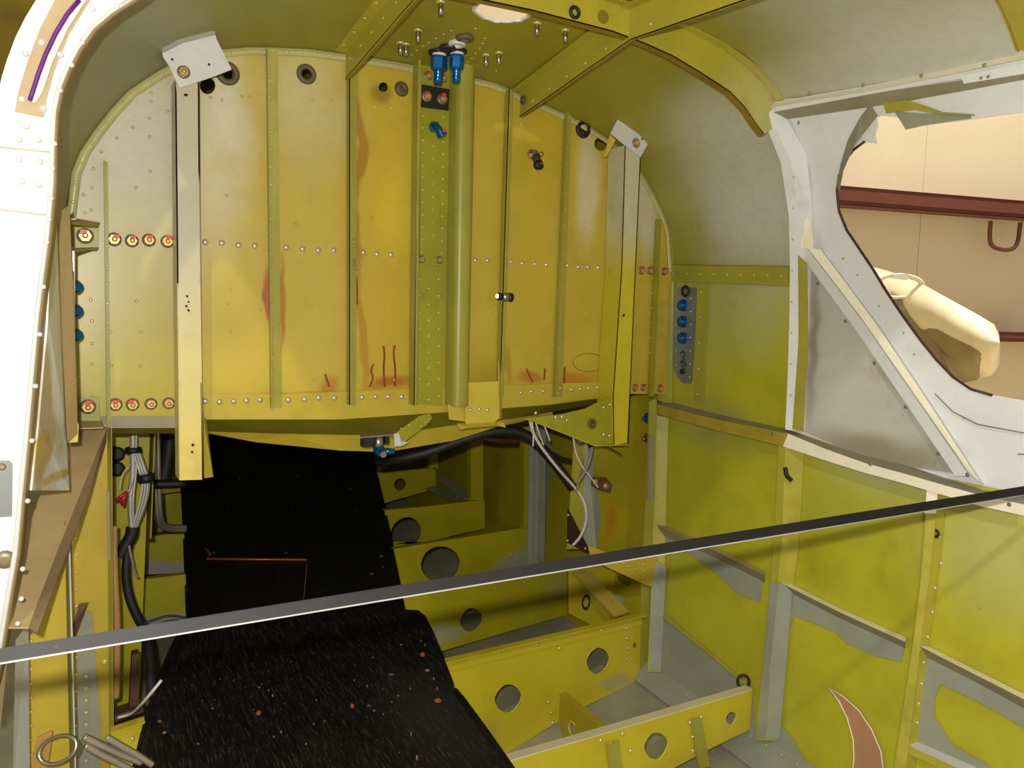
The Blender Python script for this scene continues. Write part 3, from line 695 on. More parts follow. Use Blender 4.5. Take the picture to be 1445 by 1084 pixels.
b.build('rib_rivets','rivety',ra,kind='stuff')
b = MB()
for i in range(7): b.dome(V((xb_-.001, YB-.06-i*.055, ceil_z(xb_,YB-.06-i*.055)-.036)), LFT, .0028)
b.build('rib_rivets','rivety',r2,kind='stuff')
grommet(734,127,.0085,'rubber','grey grommet near the bulkhead end of the right roof rib', n=LFT, p=V((xb_-.002,1.318,ceil_z(xb_,1.318)-.024)))
# studs hanging from the roof
for i,(x,y,lab) in enumerate(((622,10,'silver roof stud nearest the arch, left of the roof hole'),(590,50,'pale roof stud above the pair left of the blue fittings'),(565,68,'dark-shanked roof stud, leftmost one beside the left rib'),(573,70,'silver roof stud right of the leftmost dark one'),(758,40,'silver roof stud just right of the roof hole'),(798,50,'silver roof stud tucked against the right roof rib'),(686,85,'silver roof stud right of the blue fittings, left of its pair'),(704,82,'greenish roof stud right of the blue fittings, right of its pair'))):
    p = CE(x, y-8); t = thing('roof_stud', lab, 'stud', p-V((0,0,.018)))
    MB().cyl(p, (0,0,-1), .004, .020, 10).build('threaded_shank','steel',t); MB().lathe(p,(0,0,-1),[(.007,0),(.007,.003),(.004,.003)],10).build('washer','rivety',t)
# blue roof fittings
for (x,y,lab,tilt,sc_) in ((620,74,'blue anodised hose fitting hanging from the roof, left of the two',0,1.0),(645,72,'blue anodised hose fitting hanging from the roof, right of the two',.1,.85)):
    p = CE(x, y); d = V((tilt*.3, .10, -1)); t = thing('roof_fitting', lab, 'fitting', p+d*.05)
    MB().torus(p, (0,0,-1), .016*sc_, .004, 18, 6).build('rubber_ring','black',t)
    MB().lathe(p, d, [(.012,0),(.012,.006)],14).build('white_washer','gusset',t)
    MB().lathe(p+d*.006, d, [(.013*sc_,0),(.0145*sc_,.003),(.0145*sc_,.020),(.012*sc_,.023)],6).build('hex_body','blue',t)
    MB().lathe(p+d*.028, d, [(.008*sc_,0),(.009*sc_,.006),(.0075*sc_,.008),(.0085*sc_,.014),(.007*sc_,.024)],12).build('threaded_nose','blue',t)
for (x,y,m,lab) in ((632,66,'black','small black ring on the roof between the blue fittings'),(645,60,'gusset','white and black ring on the roof behind the right blue fitting'),(656,52,'rubber','worn rubber ring on the roof furthest up from the blue fittings')):
    p = CE(x,y); tag(MB().torus(p-V((0,0,.002)),(0,0,-1),.011,.0045,18,6).build('roof_ring',m),lab,'ring')
b = MB()
for x,y in ((581,77),(588,71),(597,65),(605,60),(615,54),(626,48),(637,43),(660,87),(666,82),(671,75),(677,68),(681,61),(684,54),(671,40),(522,55),(513,30),(530,18),(500,40),(700,100),(640,100)):
    b.dome(CE(x,y), (0,0,-1), .0024)
b.build('roof_rivets','rivety',ceiling,kind='stuff')

# ================================================================ LEFT: white door frame
YA = .97
df = thing('door_1', None, None, P(40,700,YA)); df['kind'] = 'structure'
inner = [(250,-40),(215,-18),(186,2),(158,20),(132,42),(112,70),(98,96),(86,126),(79,160),(77,200),(76,260),(70,330),(62,390),(55,450),(47,540),(40,620),(32,700),(25,780),(13,850),(0,930),(-20,1010)]
outer = [(120,-60),(84,-40),(58,-12),(36,24),(22,52),(10,84),(2,110),(-6,150),(-14,180),(-20,220),(-30,280),(-60,330),(-80,390),(-90,450),(-95,540),(-100,620),(-105,700),(-110,780),(-115,850),(-120,930),(-125,1010)]
A = [P(*p,YA) for p in inner]; B = [P(*p,YA) for p in outer]
MB().slab(A, B, (0,.004,0), True).build('frame_face', 'archwhite', df)
lipi = [(p[0]+9,p[1]+3) for p in inner]
MB().slab(A, [P(*q,YA+.03) for q in lipi], (-.002,0,0), True).build('inner_lip', 'beige', df)  # beige colour stands for the shadow along the white frame's lip
MB().slab([P(*p,YA-.002) for p in inner], [P(p[0]-7,p[1]-2,YA-.002) for p in inner], (0,-.003,0), True).build('edge_bead', 'gusset', df)
MB().slab([P(*p,YA-.001) for p in ((128,0),(98,48),(77,100),(66,140),(62,166))],[P(*p,YA-.001) for p in ((78,0),(56,42),(38,90),(26,130),(21,158))],(0,-.003,0)).build('seal_channel','beige',df)
MB().slab([P(*p,YA-.005) for p in ((122,0),(96,40),(74,88),(60,130),(50,145))],[P(*p,YA-.005) for p in ((110,0),(84,40),(62,88),(49,120),(45,145))],(0,-.001,0)).build('seal_strip','gusset',df)
MB().tube([P(*p,YA-.006) for p in ((112,0),(95,20),(78,48),(64,78),(54,105),(46,130),(42,142))],.0022,8).build('sealant_bead','purple',df)
b = MB()
for x,y in ((167,9),(118,60),(103,92),(87,128),(79,203),(76,238),(74,280),(71,310),(68,342),(63,405),(58,472),(52,545),(47,622),(41,707),(34,803),(32,845),(27,880)): b.lathe(P(x-2,y,YA-.004),FWD,[(.0028,0),(.0024,.002),(.001,.0026)],8)
for x,y in ((59,60),(130,12),(85,77),(36,75),(61,153),(31,140),(37,178),(27,197),(54,197),(27,225),(56,228),(30,256),(54,260)): b.lathe(P(x,y,YA-.004),FWD,[(.0034,0),(.003,.0014),(.001,.0018)],8)
b.build('frame_screws','gusset',df,kind='stuff')
sp = MB().poly([P(*p,YA-.001) for p in ((-20,650),(14,650),(18,655),(17,728),(-20,730))],(0,-.003,0)).build('strike_plate','plategray',df)
MB().lathe(P(3,659,YA-.004),FWD,[(.004,0),(.002,.002)],8).build('plate_screw','boltdark',df); MB().lathe(P(7,790,YA-.001),FWD,[(.010,0),(.008,.003),(.003,.003)],14).build('cup_washer','boltdark',df)
for a_, b_ in (((0,207),(72,214)),((0,295),(68,303))): MB().slab([P(*a_,YA),P(*b_,YA)],[P(a_[0],a_[1]+2,YA),P(b_[0],b_[1]+2,YA)],(0,-.0012,0)).build('skin_joint','beige',df)

# left side structure between door frame and bulkhead
jm = MB().slab([P(73,300,1.0),P(68,450,1.0),P(55,600,1.0),P(45,692,1.0)],[P(80,300,1.12),P(86,450,1.12),(P(92,600,1.12)),P(98,692,1.12)],(-.002,0,0))
wl = jm.build('wall_left', 'jamb', kind='structure')
MB().slab([P(98,290,1.13),P(106,480,1.13),P(110,612,1.13)],[P(82,300,1.11),P(88,480,1.11),P(95,625,1.11)],(0,.003,0)).build('brown_angle','beige',wl)
MB().slab([P(106,355,1.2),P(106,600,1.2)],[P(84,355,1.2),P(84,600,1.2)],(0,.003,0)).build('angle_web','beige',wl)
MB().slab([P(78,300,1.19),P(78,605,1.19)],[P(76,300,1.34),P(100,605,1.34)],(-.01,0,0)).build('side_skin','olive2',wl)
MB().poly([P(*p,1.19) for p in ((88,355),(104,355),(104,383),(90,384))],(0,-.004,0)).build('packing_block','alum',wl)
MB().poly([P(*p,1.13) for p in ((94,592),(108,592),(111,600),(110,624),(96,625))],(0,.01,0)).build('foot_clip','yellowpost',wl)
# U bracket
t = thing('side_bracket', 'green U-shaped bracket with one bolt high on the left wall', 'bracket', P(110,350,1.28))
flat(((90,317),(139,317),(139,351),(90,351)),1.335,.003,'olive2',t,'back_plate')
MB().slab([P(80,310,1.20),P(139,317,1.335)],[P(80,313,1.20),P(139,321,1.335)],(0,.0,-.001)).build('upper_flange','olive2',t)
MB().slab([P(78,309,1.19),P(139,317,1.33)],[P(108,308,1.19),P(141,314,1.33)],(0,0,-.002)).build('upper_flange','beige',t)
MB().slab([P(80,350,1.19),P(137,352,1.33)],[P(105,354,1.19),P(139,349,1.33)],(0,0,-.002)).build('lower_flange','beige',t)
bolt(P(120,333,1.333), t, 1.0)
t = thing('corner_clip', 'small square clip plate with one red-marked bolt at the left wall ledge', 'bracket', P(123,600,1.33))
flat(((110,561),(140,561),(141,595),(111,595)),1.335,.003,'stiff',t,'clip_plate'); MB().slab([P(110,594,1.335),P(144,594,1.335)],[P(112,604,1.29),P(146,603,1.29)],(0,0,-.002)).build('clip_foot','beige',t); bolt(P(124,574,1.333), t, .95)
for i,(y,lab) in enumerate(((405,'dark blue plug on the left wall, topmost of three'),(439,'dark blue plug on the left wall, middle of three'),(473,'dark blue plug on the left wall, lowest of three'))):
    tag(MB().lathe(P(104,y,1.29),V((.6,-.8,0)),[(.010,0),(.010,.006),(.006,.012)],10).build('wall_plug','blue'),lab,'plug')
# ledge
t = thing('side_ledge', 'dirty beige ledge sloping forward along the left wall below the bulkhead', 'ledge', P(100,700,1.15))
R0 = [P(151,604,YB),P(116,690,1.22),P(78,785,1.10),P(40,885,.985)]; L0 = [P(98,603,YB),P(60,690,1.22),P(25,785,1.10),P(5,885,.985)]
MB().slab(R0,L0,(0,0,-.002)).build('ledge_top','beige',t); R1 = [P(150,622,YB-.01),P(126,697,1.21),P(90,793,1.09),P(53,892,.975)]; MB().slab(R0,R1,(0,0,-.0015)).build('ledge_lip','ledgebrown',t)
# lower left web plates
t = thing('riveted_side_plate', 'yellow riveted side frame plate below the left ledge', 'frame', P(75,1084,1.18))
MB().poly([P(*p,1.18) for p in ((97,740),(106,1110),(38,1110),(42,900),(95,770))],(0,.003,0)).build('frame_web','lip',t)
MB().slab([P(97,735,1.18),P(106,1110,1.18)],[P(91,735,1.15),P(99,1110,1.15)],(0,-.0015,0)).build('edge_flange','stiff',t)
MB().slab([P(96,735,1.18),P(106,1110,1.18)],[P(98,735,1.18),P(108,1110,1.18)],(0,-.004,0)).build('bright_edge','gusset',t)
b = MB()
for i in range(10): b.dome(P(44,905+i*20,1.177),FWD,.0024)
b.build('frame_rivets','rivety',t,kind='stuff')
MB().slab([P(40,880,1.10),P(42,1100,1.10)],[P(22,905,1.05),P(18,1100,1.05)],(0,.002,0)).build('white_jamb','whitepanel',t)
t = thing('corner_post', 'yellow and grey riveted corner post left of the black boards', 'post', P(130,1084,YB))
MB().poly([P(*p,YB) for p in ((100,604),(157,604),(158,860),(160,1110),(105,1110))],(0,.003,0)).build('post_web','bulk',t)
MB().slab([P(151,604,YB),P(154,1110,YB)],[P(157,604,YB-.02),P(160,1110,YB-.02)],(.001,0,0)).build('post_flange','stiff',t)
MB().poly([P(*p,YB-.003) for p in ((118,860),(130,866),(136,960),(142,1020),(140,1110),(106,1110),(110,900))],(0,.001,0)).build('primer_patch','gray',t)
MB().slab([P(150,692,YB-.022),P(152,790,YB-.022)],[P(154,692,YB-.022),P(156,790,YB-.022)],(0,-.003,0)).build('worn_strip','graydirt',t)
MB().slab([P(125,850,YB-.004),P(104,905,YB-.02)],[P(112,852,YB-.004),P(103,880,YB-.02)],(0,-.003,0)).build('torn_tab','rust',t)
b = MB()
for i in range(14): b.dome(P(108,760+i*24,YB-.004),FWD,.0026)
for i in range(9): b.dome(P(122,955+i*17,YB-.006),FWD,.0034)
b.dome(P(148,934,YB-.003),FWD,.006); b.dome(P(139,717,YB-.003),FWD,.0015)
b.build('post_rivets','rivety',t,kind='stuff')
# bottom left items
for i,(pts,r,lab) in enumerate((([(118,1040),(140,1050),(165,1062),(200,1076)],.0052,'bare aluminium tube bottom left, uppermost of three'),([(120,1052),(145,1066),(170,1078),(195,1092)],.0045,'bare aluminium tube bottom left, lowest of three'),([(150,1040),(170,1052),(192,1064),(215,1080)],.0045,'bare aluminium tube bottom left, nearest the black board'))):
    tag(MB().tube(smooth([P(x,y,1.16-.004*i) for x,y in pts]),r,10).build('metal_tube','alum'),lab,'tube')
tag(MB().torus(P(82,1058,1.12),V((.35,-1,.6)),.020,.003,26,6,1.1,.8).build('metal_ring','steel'),'grey metal ring lying against the lower left frame plate','ring')
tag(MB().poly([P(*p,1.13) for p in ((52,1040),(74,1030),(70,1062),(62,1110),(44,1110),(46,1070))],(0,-.003,0)).build('metal_scrap','scrap'),'orange-yellow sheet metal scrap in the bottom left corner','scrap')

# ================================================================ RIGHT WALL
def wslab(ptsA, ptsB, offA, offB, m, name, parent, t=.002, label=None, step=40):
    """strip between pixel polylines on the right wall at given stand-offs"""
    n = 7; 
    def rs(pts):
        L = [0]
        for a,b in zip(pts,pts[1:]): L.append(L[-1]+math.hypot(b[0]-a[0],b[1]-a[1]))
        out = []
        for i in range(n):
            d = L[-1]*i/(n-1)
            for k in range(len(pts)-1):
                if d <= L[k+1]+1e-6:
                    u = (d-L[k])/(L[k+1]-L[k]); out.append((pts[k][0]+(pts[k+1][0]-pts[k][0])*u, pts[k][1]+(pts[k+1][1]-pts[k][1])*u)); break
        return out
    return MB().slab([RW(*p,offA) for p in rs(ptsA)],[RW(*p,offB) for p in rs(ptsB)],(t,0,0)).build(name, m, parent, label=label)
# white window panel with torn opening, between ring 2 and the front edge
win_in = [(1237,166),(1243,163),(1262,165),(1276,168),(1279,182),(1300,177),(1350,171),(1445,158),(1540,145),(1540,585),(1445,566),(1400,558),(1370,549),(1345,532),(1322,508),(1300,481),(1275,447),(1250,410),(1232,380),(1212,350),(1195,325),(1184,298),(1181,270),(1184,248),(1192,228),(1204,212),(1220,200),(1236,203),(1234,190),(1238,178)]
pan_out = [(1086,142),(1445,78),(1600,50),(1600,790),(1445,722),(1300,668),(1112,605),(1116,385),(1112,250),(1100,180)]
wp = MB()
def soft(o, h):
    return wp.poly([RW(*p,-.001) for p in o], (.003,0,0), [[RW(*p,-.001) for p in h]])
soft(dens(pan_out,60), win_in)
win = wp.build('window_1', 'whitepanel', kind='structure')
MB().poly([RW(*p,.003) for p in dens([(1140,374),(1150,380),(1200,452),(1280,570),(1345,668),(1240,652),(1180,630),(1134,608),(1137,480)],50)],(.001,0,0)).build('lower_panel','dirtypanel',win)
# purple/dark cut edge of the opening
cut = [RW(*p,.001) for p in dens([(1400,558),(1370,549),(1345,532),(1322,508),(1300,481),(1275,447),(1250,410),(1232,380),(1212,350),(1195,325),(1184,298),(1181,270),(1184,248),(1192,228),(1204,212),(1220,200)],20)]
MB().tube(cut,.0022,6).build('cut_edge','maroon',win)
MB().slab([RW(x,y,.004) for x,y in ((1245,140),(1275,140),(1300,147),(1330,158),(1375,161))],[RW(x,y,.012) for x,y in ((1250,160),(1262,158),(1290,155),(1330,162),(1375,163))],(0.001,0,0)).build('torn_strip','stiff',win)
MB().slab([RW(*p,.002) for p in ((1262,157),(1300,160),(1330,161),(1370,163))],[RW(*p,.006) for p in ((1278,183),(1300,178),(1340,171),(1370,167))],(.001,0,0)).build('torn_flap','gray',win)
MB().slab([RW(*p,.003) for p in ((1228,147),(1214,165),(1196,198),(1186,232),(1180,262))],[RW(*p,.010) for p in ((1238,163),(1220,186),(1206,204),(1190,240),(1184,270))],(.001,0,0)).build('curled_edge','graydirt',win)
MB().slab([RW(*p,.004) for p in ((1320,555),(1345,580),(1380,598),(1445,610))],[RW(*p,.004) for p in ((1320,557),(1345,582),(1380,600),(1445,612))],(-.0015,0,0)).build('pressed_line','graydirt',win)
b = MB()
for x,y in ((1190,365),(1210,388),(1240,432),(1118,303),(1275,470),(1290,500),(1360,590)): b.dome(RW(x,y,.002),LFT,.0018)
b.build('panel_screws','graydirt',win,kind='stuff')
# stamped box on the panel
MB().slab([RW(1436,640,.002),RW(1460,640,.002)],[RW(1436,642,.002),RW(1460,642,.002)],(-.001,0,0)).build('pressed_line','graydirt',win)

t = thing('front_arch_frame', 'yellow arch frame corner at the top right edge of the picture', 'frame', P(1445,60,.6))
MB().slab([CE(*p,.006) for p in ((1400,-10),(1412,8),(1424,36),(1432,58),(1437,72))],[CE(*p,.018) for p in ((1450,-20),(1460,0),(1470,26),(1478,46),(1484,60))],(0,.003,0)).build('arch_web','ring',t)
MB().slab([CE(*p,.007) for p in ((1399,-10),(1411,8),(1423,36),(1431,58),(1436,72))],[CE(*p,.007) for p in ((1401,-10),(1413,8),(1425,36),(1433,58),(1438,72))],(0,0,-.001)).build('arch_flange','brownedge',t)
t = thing('window_rail', 'white upper rail along the roof edge above the broken window', 'rail', RW(1260,120,.02))
wslab([(1082,146),(1260,115),(1445,84),(1560,64)],[(1092,158),(1260,127),(1445,100),(1560,80)],.006,.020,'white','rail_face',t)
wslab([(1082,146),(1260,115),(1445,72),(1560,50)],[(1083,152),(1260,122),(1445,82),(1560,62)],.004,.022,'cream','upper_lip',t)
wslab([(1092,158),(1260,127),(1445,97)],[(1096,170),(1260,146),(1445,112)],.02,.004,'graydirt','under_flange',t)
wslab([(1355,107),(1445,90),(1560,70)],[(1360,118),(1445,104),(1560,84)],.018,.024,'whitepanel','riveted_doubler',t)
b = MB()
for x,y in ((1218,120),(1300,107),(1389,92),(1142,132),(1127,173),(1395,108),(1430,106),(1385,110)): b.dome(RW(x,y,.021),LFT,.003)
b.build('rail_screws','graydirt',t,kind='stuff')

t = thing('window_post', 'white post at the front edge of the window, under the arch frame', 'post', RW(1120,600,.02))
wslab([(1074,160),(1092,198),(1108,250),(1113,300),(1115,385),(1113,500),(1108,606)],[(1084,158),(1108,196),(1122,250),(1128,300),(1130,385),(1126,500),(1118,608)],.032,.028,'white','post_face',t)
wslab([(1084,158),(1108,196),(1122,250),(1128,300),(1130,385),(1126,500),(1118,608)],[(1100,150),(1132,190),(1144,250),(1146,300),(1144,385),(1140,500),(1135,608)],.028,.003,'whitepanel','post_side',t)
wslab([(1126,360),(1127,480),(1118,606)],[(1138,372),(1140,480),(1133,608)],.030,.027,'stiff','lower_strip',t)
b = MB()
for i in range(8): b.dome(RW(1120-.6*i,250+i*44,.031),LFT,.0022)
b.build('post_rivets','rivety',t,kind='stuff')
t = thing('diagonal_brace', 'white and cream diagonal channel brace below the broken window', 'brace', RW(1370,680,.02))
wslab([(1124,352),(1200,455),(1280,572),(1348,672)],[(1140,352),(1215,450),(1295,565),(1368,672)],.020,.024,'white','lower_face',t)
wslab([(1140,350),(1215,448),(1295,563),(1366,665)],[(1158,352),(1235,455),(1315,575),(1384,682)],.030,.018,'cream','upper_face',t)
wslab([(1158,352),(1235,455),(1315,575),(1384,682)],[(1162,356),(1242,462),(1322,582),(1388,684)],.018,.001,'whitepanel','rear_flange',t)
wslab([(1127,350),(1133,330),(1137,308)],[(1147,352),(1145,325),(1140,306)],.026,.022,'cream','pointed_end',t)
b = MB()
for x,y in ((1154,400),(1193,453),(1234,512),(1278,574),(1324,640),(1365,670)): b.dome(RW(x,y,.025),LFT,.003)
b.build('brace_screws','boltdark',t,kind='stuff')

# waist longeron
t = thing('waist_longeron', 'dirty yellow to white longeron ledge along the right wall under the window', 'longeron', RW(1100,620,.03))
TOP = [(925,562),(1000,582),(1112,606),(1200,638),(1300,662),(1372,690),(1445,700)]; MID = [(925,570),(1000,590),(1112,612),(1200,648),(1300,675),(1372,697),(1445,712)]; BOT = [(925,584),(1000,605),(1105,630),(1200,662),(1300,689),(1372,712),(1445,728)]
def part_of(a, i, j): return a[i:j]
wslab(TOP[:3],MID[:3],.003,.034,'graydirt','ledge_top',t); wslab(TOP[2:],MID[2:],.003,.034,'graydirt','ledge_top',t)
wslab(MID[:3],BOT[:3],.034,.034,'ledgeface','ledge_face',t,label='yellow-brown stained ledge face'); wslab(MID[2:],BOT[2:],.034,.034,'cream','ledge_face',t,label='cream painted ledge face')
b = MB()
for x,y in ((1228,655),(1424,712),(1090,612),(1390,700)): b.dome(RW(x,y,.036),LFT,.0032)
b.build('ledge_screws','boltdark',t,kind='stuff')

# upper stringer
t = thing('upper_stringer', 'green riveted stringer between the bulkhead and the window post', 'stringer', RW(1020,390,.02))
wslab([(936,374),(1112,376)],[(936,396),(1112,404)],.012,.014,'stiff','stringer_face',t); wslab([(936,371),(1112,374)],[(936,374),(1112,378)],.001,.013,'olive2','stringer_lip',t)
b = MB()
for i in range(9): b.dome(RW(950+i*19,386+i*.4,.0145),LFT,.0024)
b.build('stringer_rivets','rivety',t,kind='stuff')
bolt(P(937,383,1.325), t, .7)
b = MB()
for x,y in ((955,355),(987,358),(1040,364)): b.dome(RW(x,y,.001),LFT,.004)
b.build('skin_screws','boltdark',wall_right,kind='stuff')
# connector plate with three blue caps
t = thing('connector_plate', 'grey connector plate with three blue caps on the right wall', 'plate', RW(965,540,.01))
MB().poly([RW(*p,.006) for p in ((956,406),(983,406),(981,470),(976,541),(966,541),(958,534),(952,520),(951,470))],(-.003,0,0)).build('plate','plategray',t)
b = MB()
for i in range(7): b.dome(RW(975-.3*i,421+i*18.5,.010),LFT,.0022)
for y in (458,495,515): b.dome(RW(954,y,.010),LFT,.002)
b.build('plate_screws','rivet',t,kind='stuff')
for (y) in (431,454,477):
    p = RW(964,y,.010); c = MB().lathe(p,V((-.75,-.65,0)),[(.013,0),(.013,.005),(.010,.006),(.009,.012),(.004,.018),(.002,.021)],12).build('blue_cap','blue',t)
MB().torus(RW(967,411,.012),LFT,.010,.003,16,6).build('dark_ring','black',t)
for pts in ([(959,499),(964,496),(967,501),(962,504),(967,507),(961,510)],[(960,512),(966,511),(968,516),(961,516),(966,521)],[(960,523),(965,521),(967,525),(962,528),(959,525),(966,526)]):
    MB().tube([RW(x,y,.0102) for x,y in pts],.0013,5).build('marker_scrawl','marker',t)
MB().lathe(RW(962,523,.0095),LFT,[(.0042,0),(.0042,.0006)],12).build('marker_scrawl','marker',t)
t = thing('panel_strip', 'narrow riveted green strip beside the grey connector plate', 'strip', RW(990,570,.01))
wslab([(984,402),(979,566)],[(1000,402),(992,570)],.007,.005,'stiff','strip_face',t)
b = MB()
for i in range(5): b.dome(RW(989-i*1.2,412+i*36,.009),LFT,.0026)
b.build('strip_screws','rivety',t,kind='stuff')
t = thing('bulkhead_edge_frame', 'olive edge frame where bulkhead and right wall meet', 'frame', RW(940,560,.02))
wslab([(934,396),(928,565)],[(951,396),(948,572)],.022,.004,'olive2','edge_face',t); bolt(P(931,548,1.325), t, .75)

# lower right: corner post below bulkhead
t = thing('tail_corner_post', 'yellow and grey corner post below the right end of the bulkhead', 'post', P(925,950,YB))
MB().poly([P(*p,YB-.002) for p in ((917,566),(927,562),(924,700),(918,800),(914,950),(903,958),(906,800),(914,650))],(0,.004,0)).build('inner_flange','stiff',t)
wslab([(924,585),(922,700),(920,800),(914,948)],[(943,590),(940,700),(938,800),(932,948)],.024,.004,'green','post_face',t)
wslab([(921,790),(917,945)],[(940,800),(932,945)],.027,.007,'gray','primer_face',t)
MB().slab([P(915,615,YB-.006),P(914,705,YB-.006)],[P(922,615,YB-.006),P(921,705,YB-.006)],(0,-.002,0)).build('worn_strip','graydirt',t)
b = MB()
for i in range(10): b.dome(RW(930-i*.8,640+i*32,.02),LFT,.0024)
b.build('post_rivets','rivety',t,kind='stuff')

# lower ring 2 on the right wall
t = thing('side_frame_rib', 'yellow side frame running down the right wall from the window post', 'frame', RW(1085,1040,.02))
wslab([(1099,628),(1092,760),(1082,880),(1066,1045)],[(1108,630),(1104,760),(1092,880),(1078,1045)],.030,.030,'green','inner_flange',t)
wslab([(1108,630),(1104,760),(1092,880),(1078,1045)],[(1134,640),(1128,760),(1112,880),(1098,1045)],.030,.003,'green','rib_web',t)
wslab([(1087,822),(1076,950),(1068,1042)],[(1098,822),(1086,950),(1080,1042)],.034,.034,'gray','primer_face',t); wslab([(1097,822),(1086,950),(1079,1042)],[(1118,830),(1108,950),(1100,1042)],.034,.008,'gray','primer_face',t)
b = MB()
for i in range(22): b.dome(RW(1108-i*1.6,640+i*18.5,.024),LFT,.0022)
b.build('rib_rivets','rivety',t,kind='stuff')
MB().tube(smooth([RW(1108,660,.034),RW(1110,672,.036),RW(1117,678,.034)]),.004,8).build('rubber_edging','black',t)
t = thing('front_frame_rib', 'pale-topped yellow side frame crossing behind the steel strip on the right', 'frame', RW(1270,1084,.02))
wslab([(1308,690),(1304,780),(1290,900),(1262,1084)],[(1323,692),(1316,780),(1300,900),(1278,1090)],.026,.022,'green','rib_face',t)
wslab([(1308,690),(1305,725)],[(1323,692),(1320,725)],.029,.025,'cream','painted_top',t)
wslab([(1323,692),(1316,780),(1300,900),(1278,1090)],[(1335,697),(1328,780),(1312,900),(1290,1095)],.020,.003,'green','rib_foot',t)
b = MB()
for x,y in ((1319,830),(1315,864),(1309,899),(1303,935),(1300,965),(1296,993),(1294,1020),(1269,1051),(1325,757),(1327,795)): b.dome(RW(x,y,.010),LFT,.003)
b.build('rib_rivets','rivet',t,kind='stuff')
MB().torus(RW(1320,753,.018),LFT,.005,.0025,12,6).build('rubber_grommet','black',t)
# lower stringers
for i,(A_,B_,C_,par) in enumerate((([(928,738),(1000,768),(1078,806)],[(928,742),(1000,773),(1078,812)],[(930,756),(1000,783),(1078,822)],'lower stringer on the right wall next to the tail corner post'),([(1097,815),(1180,857),(1278,900)],[(1097,820),(1180,862),(1277,906)],[(1097,828),(1180,871),(1276,915)],'lower stringer on the right wall between the two side frames'),([(1298,907),(1370,943),(1445,980),(1520,1020)],[(1298,912),(1370,949),(1445,987),(1520,1027)],[(1298,924),(1370,960),(1445,1000),(1520,1040)],'lower stringer on the right wall nearest the bottom right corner'))):
    t = thing('lower_stringer', 'pale-edged '+par, 'stringer', RW(*B_[1],.02))
    wslab(A_,B_,.004,.022,'beige' if i == 0 else 'cream','pale_edge',t); wslab(B_,C_,.020,.003,'graydirt','under_face',t)
t = thing('bottom_stringer', 'pale grey stringer in the bottom right corner below the others', 'stringer', RW(1350,1070,.02))
wslab([(1277,1040),(1360,1075),(1445,1115)],[(1277,1050),(1360,1088),(1445,1128)],.004,.022,'gusset','pale_edge',t); wslab([(1277,1050),(1360,1088),(1445,1128)],[(1277,1062),(1360,1100),(1445,1140)],.022,.022,'green','face',t)
# grey primer borders on the skin (paint coats, thin)
def patch(pts, label=None, m='gray', off=.004, parent=None): return MB().poly([RW(*p,off) for p in dens(pts,40)],(.0008,0,0)).build('primer_border',m,parent or wall_right)
patch([(932,752),(1076,818),(1072,850),(1040,838),(1000,800),(960,775),(936,768)])
patch([(932,868),(945,870),(1000,925),(1062,975),(1066,1046),(1000,1000),(932,948)])
patch([(1098,824),(1276,912),(1272,934),(1235,926),(1195,908),(1180,893),(1120,868),(1110,900),(1103,960),(1100,1022),(1120,1045),(1140,1084),(1100,1110),(1084,1045),(1090,900)])
patch([(1300,920),(1445,1000),(1560,1060),(1560,1100),(1445,1028),(1380,990),(1328,966),(1318,985),(1318,1012),(1345,1052),(1400,1084),(1380,1100),(1278,1044),(1290,980)])
# fold edge below the yellow panel next to the corner post
t = thing('fold_stringer', 'thin diagonal edge stringer between yellow panel and grey triangle', 'stringer', RW(1000,925,.01))
wslab([(934,864),(1000,918),(1062,970)],[(932,869),(1000,924),(1062,977)],.004,.010,'stiff','edge',t)
tag(MB().torus(RW(1049,962,.014),V((-.7,-.7,.2)),.011,.0028,16,6,1,1.1).build('rubber_clip','black'),'small black ring clip where the floor beam meets the right wall','clip')
cr_ = [(1170,971),(1190,983),(1212,1003),(1230,1030),(1243,1060),(1248,1100),(1202,1100),(1205,1070),(1204,1045),(1196,1015),(1184,990)]
t = thing('crescent_piece', 'brown crescent-shaped fibre piece with pale edge low on the right wall', 'offcut', RW(1225,1084,.01))
MB().poly([RW(*p,.006) for p in cr_],(.003,0,0)).build('fibre_sheet','brown',t); MB().tube([RW(*p,.007) for p in cr_[:6]],.0012,5).build('pale_edge','cream',t); MB().tube([RW(*p,.007) for p in [cr_[0]]+cr_[:5:-1]],.0012,5).build('pale_edge','cream',t)
# floor/wall seam angle
MB().slab([V((1.12,y,FL(1.12,y)+.006)) for y in (.5,.8,1.01,1.2,YB)],[V((XS(-.80)-.002,y,-.80)) for y in (.5,.8,1.01,1.2,YB)],(0,0,.002)).build('seam_angle','gray',wall_right)
b = MB()
for i in range(20): b.dome(V((1.14,.62+i*.036,-.805)),V((-1,0,1)),.0022)
b.build('seam_rivets','rivety',wall_right,kind='stuff')

